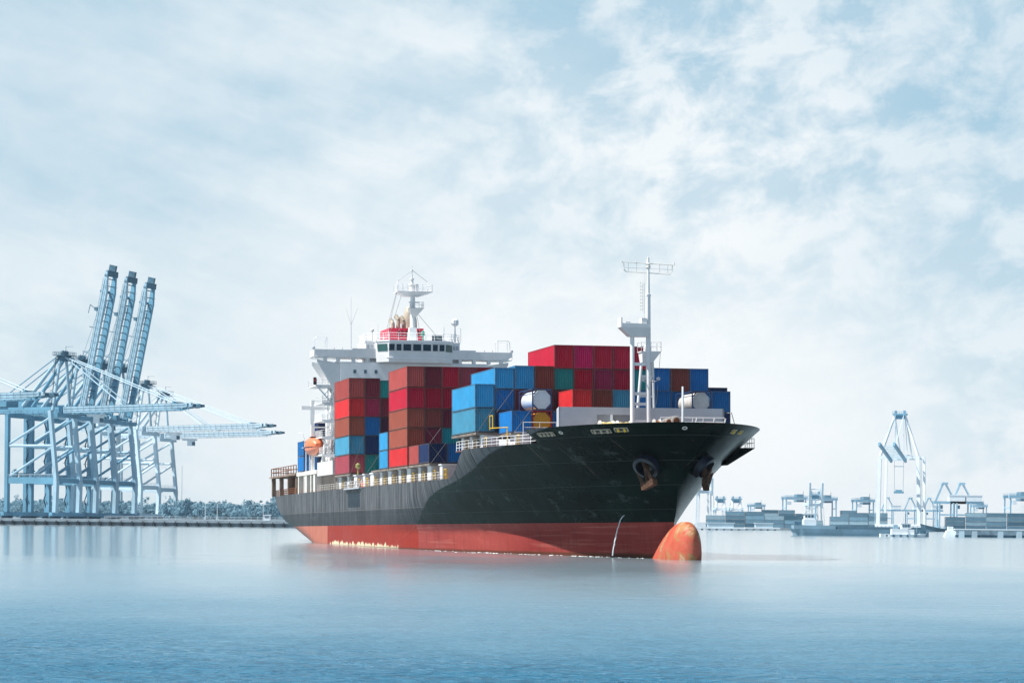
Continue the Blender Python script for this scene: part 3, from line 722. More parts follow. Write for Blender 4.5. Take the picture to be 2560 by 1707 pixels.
for k, s_ in enumerate((-5.0, -6.4, -7.7, -8.5, -9.2)):
    w = MB(); w.lathe(P(6.5+.3*(k % 2), s_, 13.02), [(0, .3), (1.35, .3), (1.5, .55), (1.75, .55), (1.95, .35), (2.02, .05)], 14); w.build('ventilator', YELLOW if k % 2 else CREAM, ship)
for s_ in (9.6, 8.6):
    w = MB(); w.lathe(P(10.6, s_, 13.02), [(0, .35), (.9, .3), (1.6, .42), (1.7, .1)], 12); w.build('bollard', CREAM, ship)
# ------------------------------------------------------------------ bridge house
h = MB(); sb(h, 133, 147, 12.6, -12.6, 9.62, 31.0)
house = h.build('bridge_house', WHITE, ship)
h = MB(); sb(h, 132.97, 133.1, 9.9, 9.5, 29.5, 30.0); w0 = None
for s_ in (10.2, 8.4, 6.6):
    h = MB(); sb(h, 132.9, 133.0, s_+.23, s_-.23, 29.35, 29.95); h.build('porthole', mat('blue_grey_glass', (.06, .12, .17), .15), house)
# side balconies, stairs
for k, z in enumerate((15.9, 18.8, 21.6, 24.5, 27.4)):
    out = 16.6 if k == 4 else 15.6
    h = MB(); sb(h, 133.5, 141.5, out, 12.6, z-.2, z); sb(h, 133.5, 134.1, out-.4, 12.6, z-.5, z-.2)
    h.build('balcony', WHITE, house)
    h = MB(); h.rail([P(133.6, 12.7, z), P(133.6, out-.08, z), P(141.4, out-.08, z), P(141.4, 12.7, z)], 1.1, .04, .95, 3)
    h.build('balcony_railing', WHITE, house)
    h = MB(); h.beam(P(139.5, 13.2, z), P(135.5, 13.2, z+2.8), .1, .9)
    for q in range(9): h.box(-(139.5-.45*q)-.15, -(139.5-.45*q)+.15, -13.7, -12.7, z+.3*q, z+.3*q+.05)
    h.rail([P(139.5, 13.7, z+.2), P(135.5, 13.7, z+2.9)], .9, .03, 1.5, 2)
    h.build('stairway', WHITE, house)
    h = MB(); h.tube(P(133.7, 14.6, z-2.9), P(133.7, 14.6, z-.2), .09, n=6); h.build('pillar', WHITE, house)
h = MB(); h.beam(P(134, 16.4, 27.2), P(134.2, 12.7, 23.2), .22); h.beam(P(134, 14.0, 27.2), P(134.1, 15.1, 25.7), .16); h.build('balcony_strut', WHITE, house)
LRED = mat('sidelight_red', (.45, .03, .03), .4)
h = MB(); sb(h, 133.3, 134, 17.0, 16.62, 27.4, 28.6); lb = h.build('sidelight_box', BLACK, house)
h = MB(); sb(h, 133.22, 133.298, 16.9, 16.7, 27.9, 28.3); h.build('lamp', LRED, lb)
# bridge deck: flared wings
h = MB(); h.frustum((-147, -133.2, -12.6, 12.6, 31.0), (-146.9, -133.1, -13.4, 13.4, 31.25)); h.build('bridge_deck_slab', WHITE, house)
for sg in (1, -1):
    h = MB(); h.slab([P(133.4, 12.62*sg, 24.6), P(133.4, 12.62*sg, 31), P(133.4, 16.4*sg, 31.6), P(133.4, 16.4*sg, 31.2)], (-.5, 0, 0)); h.build('wing_bracket', WHITE, house); h = MB(); h.slab([P(140, 12.62*sg, 26), P(140, 12.62*sg, 31), P(140, 16.2*sg, 31.6), P(140, 16.2*sg, 31.2)], (-.3, 0, 0))
    h.build('wing_bracket', WHITE, house)
    h = MB()
    s0, s1 = 6.0*sg, 17.0*sg
    h.slab([P(133.0, s0, 31.9), P(133.0, 11.0*sg, 31.9), P(133.0, 16.2*sg, 32.0), P(133.0, 17.0*sg, 32.5), P(133.0, 17.0*sg, 33.25), P(133.0, 10.6*sg, 33.25), P(133.0, 10.6*sg, 33.5), P(133.0, s0, 33.5)], (-.12, 0, 0))
    sb(h, 133.12, 137.2, s0, 16.9*sg, 31.9, 32.05); sb(h, 137.2, 137.32, s0, 16.9*sg, 31.9, 33.2); sb(h, 133.12, 137.2, 16.88*sg, 17.0*sg, 32.1, 33.2)
    for s_ in (15.4, 13.2, 10.6, 8.2): sb(h, 133.05, 133.7, s_*sg, (s_-.55)*sg, 31.25, 31.9)
    w_ = h.build('bridge_wing', WHITE, house)
    h = MB(); a_ = 16.8*sg; b_ = 14.7*sg
    h.path([P(134, a_, 33.25), P(134, a_, 35.0), P(134, (a_*.8+b_*.2), 35.35), P(134, b_, 35.35), P(134, b_, 33.25)], .07)
    h.path([P(135.6, a_, 33.25), P(135.6, a_, 35.2), P(135.6, b_, 35.2), P(135.6, b_, 33.25)], .06); h.tube(P(134, b_, 35.2), P(135.6, b_, 35.1), .05); h.tube(P(134, a_, 35.0), P(135.6, a_, 35.0), .05)
    h.build('wing_lamp_frame', WHITE, w_)
    h = MB(); h.lathe(P(133.6, 17.0*sg, 33.25), [(0, .15), (.15, .26), (.4, .26), (.5, .1)], 10)
    for s_ in (12.2, 13.6): h.tube(P(133.3, s_*sg, 33.25), P(133.3, s_*sg, 33.6), .06, n=5)
    h.build('wing_lamp', GREY, w_)
# wheelhouse with its polygonal front
poly = lambda f, e, m: [P(131.2-f, 4.75, 0)[:2], P(132.8-f*.5, 6.5+e, 0)[:2], P(134.2, 6.5+e, 0)[:2], P(134.2, 8.1+m, 0)[:2], P(141, 8.1+m, 0)[:2], P(141, -8.1-m, 0)[:2], P(134.2, -8.1-m, 0)[:2], P(134.2, -6.5-e, 0)[:2], P(132.8-f*.5, -6.5-e, 0)[:2], P(131.2-f, -4.75, 0)[:2]]
h = MB(); h.prism(poly(0, 0, 0)[::-1], 31.25, 34.65, poly(.25, .1, 0)[::-1]); wh = h.build('wheelhouse', WHITE, house)
h = MB(); h.prism(poly(.4, .2, .1)[::-1], 34.652, 34.85); h.build('wheelhouse_roof', WHITE, wh)
h = MB(); h.prism([P(131.0, 5.2, 0)[:2], P(131.0, -5.2, 0)[:2], P(131.2, -5.2, 0)[:2], P(131.2, 5.2, 0)[:2]], 31.75, 31.95); h.build('front_ledge', WHITE, wh)
def window(s0, s1, z0=33.05, z1=34.25):
    def fx(z): return -(131.2-.25*(z-31.25)/3.4)
    h = MB(); e = .06
    h.slab([(fx(z0)+e-.03, -s0, z0), (fx(z0)+e-.03, -s1, z0), (fx(z1)+e-.03, -s1, z1), (fx(z1)+e-.03, -s0, z1)], (.03, 0, 0)); o = h.build('window', GLASS, wh)
    h = MB(); c = [Vector((fx(z)+.06, -s_, z)) for s_, z in ((s0, z0), (s1, z0), (s1, z1), (s0, z1))]
    for p, q in zip(c, c[1:]+c[:1]): h.beam(p, q, .12, .1)
    h.build('window_frame', WHITE, o)
for zx0, zx1 in ((907, 970), (982, 1043), (1055, 1147), (1160, 1253), (1265, 1358), (1370, 1430), (1441, 1502)):
    window((1206-zx0)/4.3556/14.75*1.03, (1206-zx1)/4.3556/14.75*1.03)
for sg in (1, -1):
    p0 = Vector(P(131.2-.16, 4.75*sg, 0)); p1 = Vector(P(132.8-.08, 6.55*sg, 0)); d = (p1-p0); n_ = Vector((d.y, -d.x, 0)).normalized()
    if n_.x < 0: n_ = -n_
    q0 = p0+d*.12+n_*.03; q1 = p0+d*.9+n_*.03
    h = MB(); h.slab([q0+Vector((0, 0, 33.05)), q1+Vector((0, 0, 33.05)), q1+Vector((0, 0, 34.25)), q0+Vector((0, 0, 34.25))], n_*.03); h.build('window', mat('green_tinted_glass', (.03, .10, .10), .05, spec=.9), wh)
    for s_ in (7.0, 7.65):
        h = MB(); sb(h, 134.13, 134.2, (s_+.22)*sg, (s_-.22)*sg, 32.75, 34.25); h.build('door_opening', GREY, wh)
h = MB(); h.rail([P(131.4, 0, 34.85), P(131.4, 4.6, 34.85), P(132.9, 6.4, 34.85), P(134.3, 8, 34.85), P(140.8, 8, 34.85), P(140.8, -8, 34.85), P(134.3, -8, 34.85), P(132.9, -6.4, 34.85), P(131.4, -4.6, 34.85), P(131.4, 0, 34.85)], 1.25, .04, 1.5, 3); h.build('roof_railing', WHITE, wh)
h = MB(); h.lathe(P(132.5, 7.3, 36.2), [(0, .12), (.2, .3), (.45, .3), (.6, .12)], 10); h.tube(P(132.5, 7.3, 34.85), P(132.5, 7.3, 36.2), .06); h.tube(P(133, 6.2, 34.85), P(133, 6.2, 37.6), .035); h.tube(P(132, 4.6, 34.85), P(132, 4.6, 36.4), .05); h.build('searchlight', WHITE, wh)
h = MB(); h.lathe(P(131.9, -1.2, 34.85), [(0, .12), (.8, .14), (.9, .3), (1.5, .3), (1.75, .05)], 10); h.build('deck_beacon', mat('green_paint', (.03, .30, .22), .4), wh)
h = MB(); sb(h, 133.5, 134.3, -3.3, -4.9, 34.86, 36.0); h.build('vent_box', mat('dark_green_box', (.03, .09, .10), .5), wh)
h = MB(); h.tube(P(133, -7.0, 34.85), P(133, -7.0, 37.6), .16, .1); h.lathe(P(133, -7.0, 37.5), [(0, .15), (.15, .5), (.4, .62), (1.0, .6), (1.25, .4), (1.35, .05)], 16)
for s_ in (-6.5, -7.6): h.tube(P(133, s_, 34.85), P(133, -7.0, 36.6), .05)
h.tube(P(133, -8, 34.85), P(133, -8, 37.2), .04); h.tube(P(133, -5.1, 34.85), P(133, -5.1, 37.3), .04); h.build('satellite_dome', WHITE, wh)
h = MB(); h.tube(P(135, 10.4, 33.2), P(135, 10.4, 37.6), .07, .05); h.tube(P(135, 10.4, 37.4), P(135, 10.4, 42.2), .03, .02)
h.tube(P(135, 10.4, 37.6), P(135, 9.3, 40.3), .04, .025); h.tube(P(135, 10.4, 37.6), P(135, 11.3, 40.4), .025, .015); h.build('whip_antenna', GREY, house)
# radar mast
AM = 133.8; g = MB(); g.frustum((-AM-.7, -AM+.7, -1.0, .6, 34.86), (-AM-.5, -AM+.5, -.75, .45, 37.2)); g.tube(P(AM, .12, 37), P(AM, .12, 43.0), .5, .4, 14); rm_ = g.build('radar_mast', WHITE, ship, smooth=True)
g = MB(); g.frustum((-AM-.8, -AM+.8, -1.6, .9, 42.4), (-AM-1.5, -AM+1.5, -3.0, 2.9, 43.05)); g.box(-AM-1.6, -AM+1.6, -3.05, 2.95, 43.05, 43.17); g.build('upper_platform', WHITE, rm_)
g = MB(); b_ = [(-AM-1.55, -3.0, 43.17), (-AM+1.55, -3.0, 43.17), (-AM+1.55, 2.9, 43.17), (-AM-1.55, 2.9, 43.17)]; g.rail(b_+b_[:1], 1.2, .035, .8, 3)
for y in (-2.7, 2.6):
    for dx_ in (-.5, .5): g.tube((-AM+dx_, y-.3, 43.17), (-AM, y, 45.0), .045, n=4)
    g.tube((-AM, y, 44.5), (-AM, y, 45.6), .045, n=4)
g.build('platform_railing', WHITE, rm_)
g = MB(); g.lathe(P(AM, .25, 43.17), [(0, .5), (1.1, .42), (1.15, .55), (1.35, .55), (1.4, .28), (2.0, .26), (2.05, .38), (2.3, .38), (2.35, .14), (3.4, .08), (3.45, .17), (3.8, .17), (3.85, .06), (4.4, .04)], 12); g.box(-AM-.2, -AM+.9, .15, .7, 43.2, 44.5); g.build('mast_top_light', WHITE, rm_)
g = MB(); g.frustum((-AM-.3, -AM+.5, -.4, .4, 39.0), (-AM-.5, -AM+1.2, -.8, 1.5, 40.35)); g.box(-AM-.6, -AM+1.3, -.9, 1.55, 40.35, 40.45); g.rail([(-AM+1.25, -.85, 40.45), (-AM+1.25, 1.5, 40.45), (-AM-.5, 1.5, 40.45)], .95, .035, .7, 2); g.build('lower_platform', WHITE, rm_)
g = MB(); g.box(-AM+.5, -AM+.8, -.9, .9, 41.3, 41.5); g.tube((-AM+.65, 0, 40.45), (-AM+.65, 0, 41.3), .12); g.build('radar_scanner', WHITE, rm_)
g = MB()
for a, b in (((-AM, -2.9, 43.1), (-AM-1, -4.9, 34.9)), ((-AM+.4, -2.9, 43.1), (-AM-.6, -4.6, 34.9)), ((-AM, -2.0, 42.8), (-AM-3, -3.4, 36.5)), ((-AM, -.8, 39.3), (-AM-3, -2.2, 36.5)), ((-AM, .7, 39.6), (-AM+1.5, 4.4, 34.9)), ((-AM, .6, 39.4), (-AM-3, 1.9, 36)), ((-AM, -.1, 46.8), (-AM, 2.5, 44.9)), ((-AM, -.2, 46.8), (-AM, -2.6, 45))):
    g.tube(a, b, .035, n=4)
g.build('stay_wire', mat('stay_wire', (.32, .33, .36), .5), rm_)
# funnel
g = MB(); g.frustum((-147, -139.2, -3.1, 3.1, 31), (-146.8, -139.3, -3.0, 3.0, 37.6)); fu = g.build('funnel', REDP, ship)
for s_, z, a in ((2.1, 38.4, 140.5), (1.05, 39.1, 141), (-.1, 39.0, 142), (-.6, 38.6, 144)):
    g = MB(); g.path([P(a, s_, 37.4), P(a, s_, z), P(a+.25, s_+.15, z+.4), P(a+.5, s_+.35, z+.8)], .36, 12); g.build('exhaust_pipe', PIPE, fu, smooth=True)
g = MB(); g.lathe(P(142.5, -1.3, 37.5), [(0, 1.25), (1.6, 1.22), (3.0, 1.0), (3.9, .7), (4.1, .5), (3.9, .4)], 18); g.build('main_uptake', PIPE, fu, smooth=True)
for k, s_ in enumerate((1.4, .7, 0, -2.2)):
    for z in (36.4, 37.0):
        g = MB(); g.box(-139.27, -139.2, -s_-.18, -s_+.18, z-.2, z+.2); g.build('vent_opening', mat('funnel_dark', (.10, .01, .02), .6), fu)
# aft side structures
g = MB(); sb(g, 122, 136, 16.0, 13.2, 12.25, 14.5); g.build('side_house', mat('off_white_paint', (.70, .70, .70), .4, rust=.2), ship)
g = MB()
for a in (138.2, 141.8, 146.3, 148.3, 154.3): sb(g, a, a+(1.5 if a in (146.3, 138.2) else .8), 16.0, 14.9, 9.62, 12.7)
sb(g, 136.2, 156, 16.1, 13.0, 12.702, 13.35); sb(g, 136.2, 156, 13.0, 12.6, 9.62, 12.7); g.build('side_arcade', CREAM, ship)
g = MB(); sb(g, 142.3, 142.9, 15.9, 15.3, 13.36, 25.3); sb(g, 142.2, 142.9, 17.6, 15.903, 23.7, 24.3); sb(g, 142.3, 142.8, 15.3, 12.6, 23.7, 24.2); sb(g, 142.4, 142.7, 15.3, 12.6, 25, 25.25); sb(g, 142.4, 142.7, 15.3, 12.6, 20.6, 20.85); g.build('stores_gantry', WHITE, ship)
g = MB(); g.tube(P(140.2, 14.4, 13.4), P(137.6, 14.2, 17.4), .22, n=8); g.tube(P(137, 15.0, 14.5), P(136.2, 14.6, 18.2), .22, n=8); g.beam(P(136.6, 14.6, 18.0), P(136.5, 13.0, 14.6), .35); g.tube(P(136.6, 14.9, 18.4), P(136.6, 13.0, 15.6), .2, n=8); g.tube(P(140, 14.4, 14.4), P(136.4, 14.2, 14.9), .14); g.build('lifeboat_davit', WHITE, ship)
g = MB(); g.rail([P(147.4, 15.9, 13.36), P(152.5, 15.9, 13.36)], 1.1, .04, 1, 3)
for k in range(4): g.tube(P(148+.6*(k % 2), 15.2+.6*(k//2), 13.36), P(148+.6*(k % 2), 15.2+.6*(k//2), 17.4), .07)
g.box(-150, -147.6, -16.2, -14.9, 17.4, 17.55); g.rail([P(147.7, 16.1, 17.55), P(149.9, 16.1, 17.55)], 1.2, .04, .8, 3); g.path([P(148, 16, 18.5), P(148, 16.3, 19.8), P(148.4, 17, 20)], .07); g.build('embarkation_tower', WHITE, ship)
# stern mooring platform
g = MB(); sb(g, 158, 187, 16, -14.6, 13.0, 13.3)
for a in (159, 168, 177, 186): sb(g, a, a+.8, 15.6, 14.9, 9.62, 13.0); sb(g, a, a+.8, -13.4, -14.1, 9.62, 13.0)
for a in (161, 165, 171): sb(g, a, a+1.6, 14.6, 13.2, 9.62, 12.9)
g.build('stern_platform', mat('stern_steel', (.25, .18, .14), .7, var=.35, rust=.5), ship)
g = MB(); g.rail([P(158, 15.8, 13.3), P(187, 15.6, 13.3), P(187, -14.4, 13.3)], 1.5, .08, 3, 2); g.build('platform_railing', RUSTY, ship)
# accommodation ladder gear amidships
g = MB(); sb(g, 98, 110, 16.5, 15.95, 9.5, 9.72)
for a in (99, 103, 108): g.tube(P(a, 16.3, 9.7), P(a, 15.6, 11.2), .06)
g.rail([P(98.2, 16.4, 9.72), P(109.8, 16.4, 9.72)], 1.0, .035, 1.5, 2); g.build('gangway_platform', GREY, ship)
g = MB()
for k in range(5): g.lathe(P(100+1.1*k, 15.0, 9.62), [(0, .3), (.9, .3), (1.0, .1)], 10)
g.build('drum', ORANGE, ship)
g = MB(); g.tube(P(105, 15.2, 9.6), P(105, 15.2, 13.0), .12); g.lathe(P(105, 15.2, 12.6), [(0, .1), (.25, .4), (.7, .4), (.95, .1)], 12); g.build('deck_light', mat('olive_paint', (.25, .24, .08), .5), ship)
# lifeboat (hangs in its davit: a thing of its own)
LBM = SHIPM @ Matrix.Translation(P(140.6, 15.7, 15.9))
lb = empty('lifeboat', 'enclosed orange lifeboat hanging in its davit behind the red containers', 'lifeboat', LBM)
def boat_rings(L, tab, n=20):
    out = []
    for x, wz in tab: out.append([(x*L/2, wz[0]*math.cos(2*math.pi*i/n), wz[1]+wz[2]*math.sin(2*math.pi*i/n)) for i in range(n)])
    return out
hb = []
for u in [-1, -.96, -.85, -.65, -.35, 0, .35, .65, .85, .95, 1]:
    f = max(.06, (1-abs(u)**3.2)); b = 1.42*f**.6; ring = []
    for th in range(13):
        t = math.pi+math.pi*th/12; ring.append((3.9*u, b*math.copysign(abs(math.cos(t))**.8, math.cos(t)), 1.35+1.35*f**.35*math.sin(t)*(1-.25*abs(u)**4)))
    hb.append(ring)
MB().rings(hb, close=True).build('hull', mat('lifeboat_hull', (.78, .27, .17), .4, var=.06), lb, smooth=True)
ct = []
for u in [-.97, -.9, -.7, -.35, 0, .35, .7, .88, .96]:
    f = max(.08, 1-abs(u)**4); b = 1.38*f**.6; hh = 1.45*(f**.5)*(1.12 if -.6 < u < .1 else 1); ring = []
    for th in range(13):
        t = math.pi*th/12; ring.append((3.9*u, b*math.copysign(abs(math.cos(t))**.6, math.cos(t)), 1.38+hh*math.sin(t)**.8))
    ct.append(ring)
MB().rings(ct).build('canopy', ORANGE, lb, smooth=True)
g = MB()
for u0, u1 in zip([-.97, -.8, -.5, 0, .5, .8], [-.8, -.5, 0, .5, .8, .97]):
    for sg in (1, -1):
        y0 = 1.46*max(.06, 1-abs(u0)**3.2)**.6*sg; y1 = 1.46*max(.06, 1-abs(u1)**3.2)**.6*sg; g.tube((3.9*u0, y0, 1.36), (3.9*u1, y1, 1.36), .07)
g.build('fender_strip', mat('black_rubber', (.03, .025, .025), .7), lb)
g = MB(); g.box(2.35, 2.75, -.45, .35, 2.25, 2.6); g.box(-1, .6, -.6, .6, 2.78, 3.15); g.build('hatch', BLACK, lb)
# ------------------------------------------------------------------ shores
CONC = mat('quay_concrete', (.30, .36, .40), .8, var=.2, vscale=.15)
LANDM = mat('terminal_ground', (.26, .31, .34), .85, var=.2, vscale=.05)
QF = 968.0
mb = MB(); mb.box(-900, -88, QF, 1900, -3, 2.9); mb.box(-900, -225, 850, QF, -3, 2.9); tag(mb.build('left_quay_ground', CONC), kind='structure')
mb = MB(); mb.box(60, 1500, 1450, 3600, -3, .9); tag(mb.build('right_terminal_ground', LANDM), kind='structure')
mb = MB(); mb.box(-900, -88, QF-1.2, QF-.01, 1.7, 2.95); mb.box(-900, -88, QF-.9, QF-.01, -1, .2)
tag(mb.build('quay_edge_beam', mat('quay_beam', (.38, .45, .50), .8, var=.15, vscale=.3), None), 'pale concrete edge beam along the front of the left quay', 'quay edge')
FEND = mat('dark_rubber_fender', (.03, .05, .07), .8)
x = -246.0; k = 0
fme = MB(); fme.box(-.75, .75, -.9, 0, .3, 1.6); fme.box(-.25, .25, -1.2, -.9, .3, 2.2); fme = fme.mesh('fender', FEND)
while x < -92:
    o = bpy.data.objects.new('quay_fender', fme); COL.objects.link(o); o.location = (x, QF-1.2, -.1)
    tag(o, 'dark rubber fender block hanging on the face of the left quay', 'fender', 'fenders along the left quay'); x += 4.55; k += 1
mb = MB(); mb.rail([(-172, QF+3, 2.9), (-90, QF+3, 2.9)], 1.3, .06, 2.5, 2); tag(mb.build('quay_railing', mat('pale_rail', (.55, .63, .68), .5)), 'long pale railing along the empty end of the left quay', 'railing')

# ------------------------------------------------------------------ ship-to-shore cranes
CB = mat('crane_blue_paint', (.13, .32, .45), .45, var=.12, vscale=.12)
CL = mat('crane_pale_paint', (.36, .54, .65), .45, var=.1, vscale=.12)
CDK = mat('crane_machinery', (.055, .15, .22), .6, var=.3, vscale=.5)  # lightened, distance haze worked into the colour
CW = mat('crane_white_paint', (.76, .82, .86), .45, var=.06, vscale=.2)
CPB = mat('crane_hazed_paint', (.52, .66, .74), .5, var=.08, vscale=.2)  # faint because distance haze is mixed into the crane colour
def crane(label, mw, raised, main, light, boomlen=63, group='gantry cranes on the left quay', G=24.5, detail=True, lean=2.9):
    root = empty('gantry_crane', label, 'crane', mw, group)
    H1, H2, H3, H4 = 16.2, 31, 43.6, 69.3; hw = 9.0
    for y in (-hw, hw):
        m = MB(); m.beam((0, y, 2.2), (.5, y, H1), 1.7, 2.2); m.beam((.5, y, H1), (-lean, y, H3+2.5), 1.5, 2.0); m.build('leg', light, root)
        m = MB(); m.beam((-G, y, 2.2), (-G, y, H3+1), 1.6, 2.0); m.build('leg', main, root)
        m = MB(); m.beam((-G, y, H1), (.4, y, H1), 1.4, 2.8); m.build('portal_beam', main, root)
        m = MB(); m.tube((-G, y, H2), (-lean*.55, y, H2), .6, n=10); m.build('tie_beam', light, root)
        for p, q in (((-G+.8, y, H1+1.4), (-lean*.5, y, H2-.6)), ((-G+.8, y, H2+.8), (-lean*.9, y, H3-.5))):
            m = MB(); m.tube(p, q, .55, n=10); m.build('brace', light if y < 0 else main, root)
    for x, mt in ((0, main), (-G, main)):
        m = MB(); m.box(x-.8, x+.8, -12.5, 12.5, .9, 2.6); m.build('sill_beam', main, root)
        for z0, z1 in ((H1-1, H1+1), (H3-.4, H3+1.4)):
            m = MB(); m.box(x-.7, x+.7, -hw, hw, z0, z1); m.build('cross_beam', main, root)
        for y0 in (-11.2, -6.8, 6.8, 11.2):
            m = MB(); m.box(x-.5, x+.5, y0-2.0, y0+2.0, .55, 1.2)
            for q in (-1.5, -.5, .5, 1.5): m.lathe((x-.3, y0+q, .42), [(0, .42), (.6, .42)], 8, 'x')
            m.build('bogie', CDK, root)
    gz = H3+1.6
    for y in (-3.3, 3.3):
        m = MB(); m.box(-G-15, -.5, y-.7, y+.7, gz, gz+2.6); m.build('trolley_girder', main, root)
    m = MB()
    for k in range(9): m.box(-G-14+k*4.6, -G-13.4+k*4.6, -2.6, 2.6, gz+.3, gz+.9)
    m.rail([(-G-14, -4.6, gz), (0, -4.6, gz)], 1.2, .07, 3.0, 2); m.build('girder_walkway', CDK, root)
    m = MB(); m.box(-G-15, -G-4, -4.5, 4.5, gz+2.9, gz+7.2); m.prism([(-G-15.3, -4.8), (-G-3.7, -4.8), (-G-3.7, 4.8), (-G-15.3, 4.8)], gz+7.2, gz+7.6); m.build('machinery_house', main, root)
    cx = -9 if raised else 14
    m = MB(); m.box(cx, cx+3, -1.8, 1.8, gz-4.3, gz-1.4); m.box(cx-3, cx+4, -2.4, 2.4, gz-1.4, gz-.5); o = m.build('operator_cab', CW, root)
    m = MB(); m.box(cx+3.0, cx+3.06, -1.6, 1.6, gz-4.0, gz-2.2); m.build('cab_window', CDK, o)
    # A-frame
    ax, az = -2.0, H4
    for y in (-1, 1):
        m = MB(); m.tube((-lean-.4, y*hw*.75, gz+.5), (ax-.6, y*2.2, az), .75, .6, 10); m.build('a_frame_leg', light, root)
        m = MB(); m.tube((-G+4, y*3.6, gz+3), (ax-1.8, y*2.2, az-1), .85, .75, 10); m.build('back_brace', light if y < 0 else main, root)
        m = MB(); m.tube((-G-13, y*3.3, gz+2.7), (ax-2, y*2.4, az+.3), .24, n=6); m.build('back_stay', main, root)
    m = MB(); m.box(ax-3.2, ax+3.2, -4.2, 4.2, az+.6, az+.9); m.box(ax-1.6, ax+1.6, -3, 3, az-1.6, az+.6)
    m.rail([(ax-3.2, -4.2, az+.9), (ax+3.2, -4.2, az+.9), (ax+3.2, 4.2, az+.9), (ax-3.2, 4.2, az+.9), (ax-3.2, -4.2, az+.9)], 1.3, .08, 1.5, 2)
    for q in (-1.6, 0, 1.6): m.lathe((ax-.4, q, az+1.9), [(0, 1.0), (.8, 1.0)], 12, 'x')
    m.tube((ax, 1, az+2), (ax, 1, az+5), .1); m.tube((ax, 1, az+4.6), (ax+3.8, 1, az+4.7), .07); m.build('apex_platform', CDK, root)
    if detail:
        m = MB()   # zigzag stairs up a landside leg and up the A-frame
        for k in range(9):
            z0 = 4+k*4.3; a_, b_ = (-1.2, 1.2) if k % 2 else (1.2, -1.2)
            m.beam((-G-1.9, hw+a_, z0), (-G-1.9, hw+b_, z0+4.2), .12, .8); m.box(-G-2.6, -G-.8, hw+b_-.7, hw+b_+.7, z0+4.15, z0+4.3)
        m.build('stairs', CDK, root)
        m = MB(); m.beam((-lean-1.2, -hw*.75, gz+1), (-lean-1.2, -hw*.75+3.4, gz+24), .12, .5)
        for k in range(5): m.box(-lean-1.9, -lean-.6, -hw*.75-.6+k*.8, -hw*.75+1.0+k*.8, gz+4+k*4.4, gz+4.2+k*4.4); m.rail([(-lean-1.9, -hw*.75-.6+k*.8, gz+4.2+k*4.4), (-lean-.6, -hw*.75-.6+k*.8, gz+4.2+k*4.4)], 1.1, .07, .7, 2)
        m.build('ladder_platform', CDK, root)
        m = MB(); m.lathe((-G-1.5, -1.0, H1+3.0), [(-.5, 2.0), (.5, 2.0)], 16, 'x'); m.box(-G-.9, -G+1.6, 1.2, 4.8, H1+1.02, H1+3.4); m.build('cable_reel', CDK, root)
    # boom: twin girders about the hinge
    ang = R(78) if raised else R(1.0)
    hx, hz = .3, gz+1.3; c, s_ = math.cos(ang), math.sin(ang)
    def bp(u, y, v): return (hx+u*c-v*s_, y, hz+u*s_+v*c)
    for y in (-3.3, 3.3):
        m = MB(); a_ = 1.3
        for u0, u1, h0, h1 in ((0, boomlen-9, a_, a_), (boomlen-9, boomlen, a_, .55)):
            m.add([bp(u0, y-.7, -a_), bp(u1, y-.7, -a_ if h1 == a_ else .1), bp(u1, y+.7, -a_ if h1 == a_ else .1), bp(u0, y+.7, -a_), bp(u0, y-.7, a_), bp(u1, y-.7, a_), bp(u1, y+.7, a_), bp(u0, y+.7, a_)], [(3, 2, 1, 0), (4, 5, 6, 7), (0, 1, 5, 4), (1, 2, 6, 5), (2, 3, 7, 6), (3, 0, 4, 7)])
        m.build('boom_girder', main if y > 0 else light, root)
    m = MB(); n = int(boomlen/3.2)
    for k in range(n+1): m.beam(bp(1+k*3.1, -2.6, -.5), bp(1+k*3.1, 2.6, -.5), .35)
    for y in (-4.4, 4.4):
        m.tube(bp(0, y, .2), bp(boomlen-3, y, .2), .07, n=4); m.tube(bp(0, y, 1.3), bp(boomlen-3, y, 1.3), .07, n=4)
        for k in range(n): m.tube(bp(1+k*3.1, y, -1.2), bp(1+k*3.1, y, 1.3), .07, n=4)
    m.build('boom_walkway', CDK, root)
    m = MB()
    for k in range(int(boomlen/2.4)): m.tube(bp(1.5+k*2.35, -3.9, -1.3), bp(1.5+k*2.35, -3.9, -2.1), .07, n=4)
    m.tube(bp(1, -3.9, -2.0), bp(boomlen-4, -3.9, -2.0), .06, n=4); m.build('cable_festoon', CDK, root)
    m = MB()
    for y in (-hw-.9, hw+.9): m.rail([(-G, y, H1+1.42), (0, y, H1+1.42)], 1.2, .07, 2.5, 2)
    m.build('beam_walkway', light, root)
    m = MB(); m.add([bp(boomlen-2, -4.2, -.6), bp(boomlen+.6, -4.2, -.3), bp(boomlen+.6, 4.2, -.3), bp(boomlen-2, 4.2, -.6), bp(boomlen-2, -4.2, 1.2), bp(boomlen+.6, -3.6, .9), bp(boomlen+.6, 3.6, .9), bp(boomlen-2, 4.2, 1.2)], [(3, 2, 1, 0), (4, 5, 6, 7), (0, 1, 5, 4), (1, 2, 6, 5), (2, 3, 7, 6), (3, 0, 4, 7)])
    m.beam(bp(boomlen+.6, 0, .2), bp(boomlen+3.2, 0, .2), 3.4, 1.1); m.build('boom_tip', CDK, root)
    m = MB(); q = boomlen*.86
    m.beam(bp(q, -3.8, 1.7), bp(q, 3.8, 1.7), .9, .8); m.build('stay_anchor', main, root)
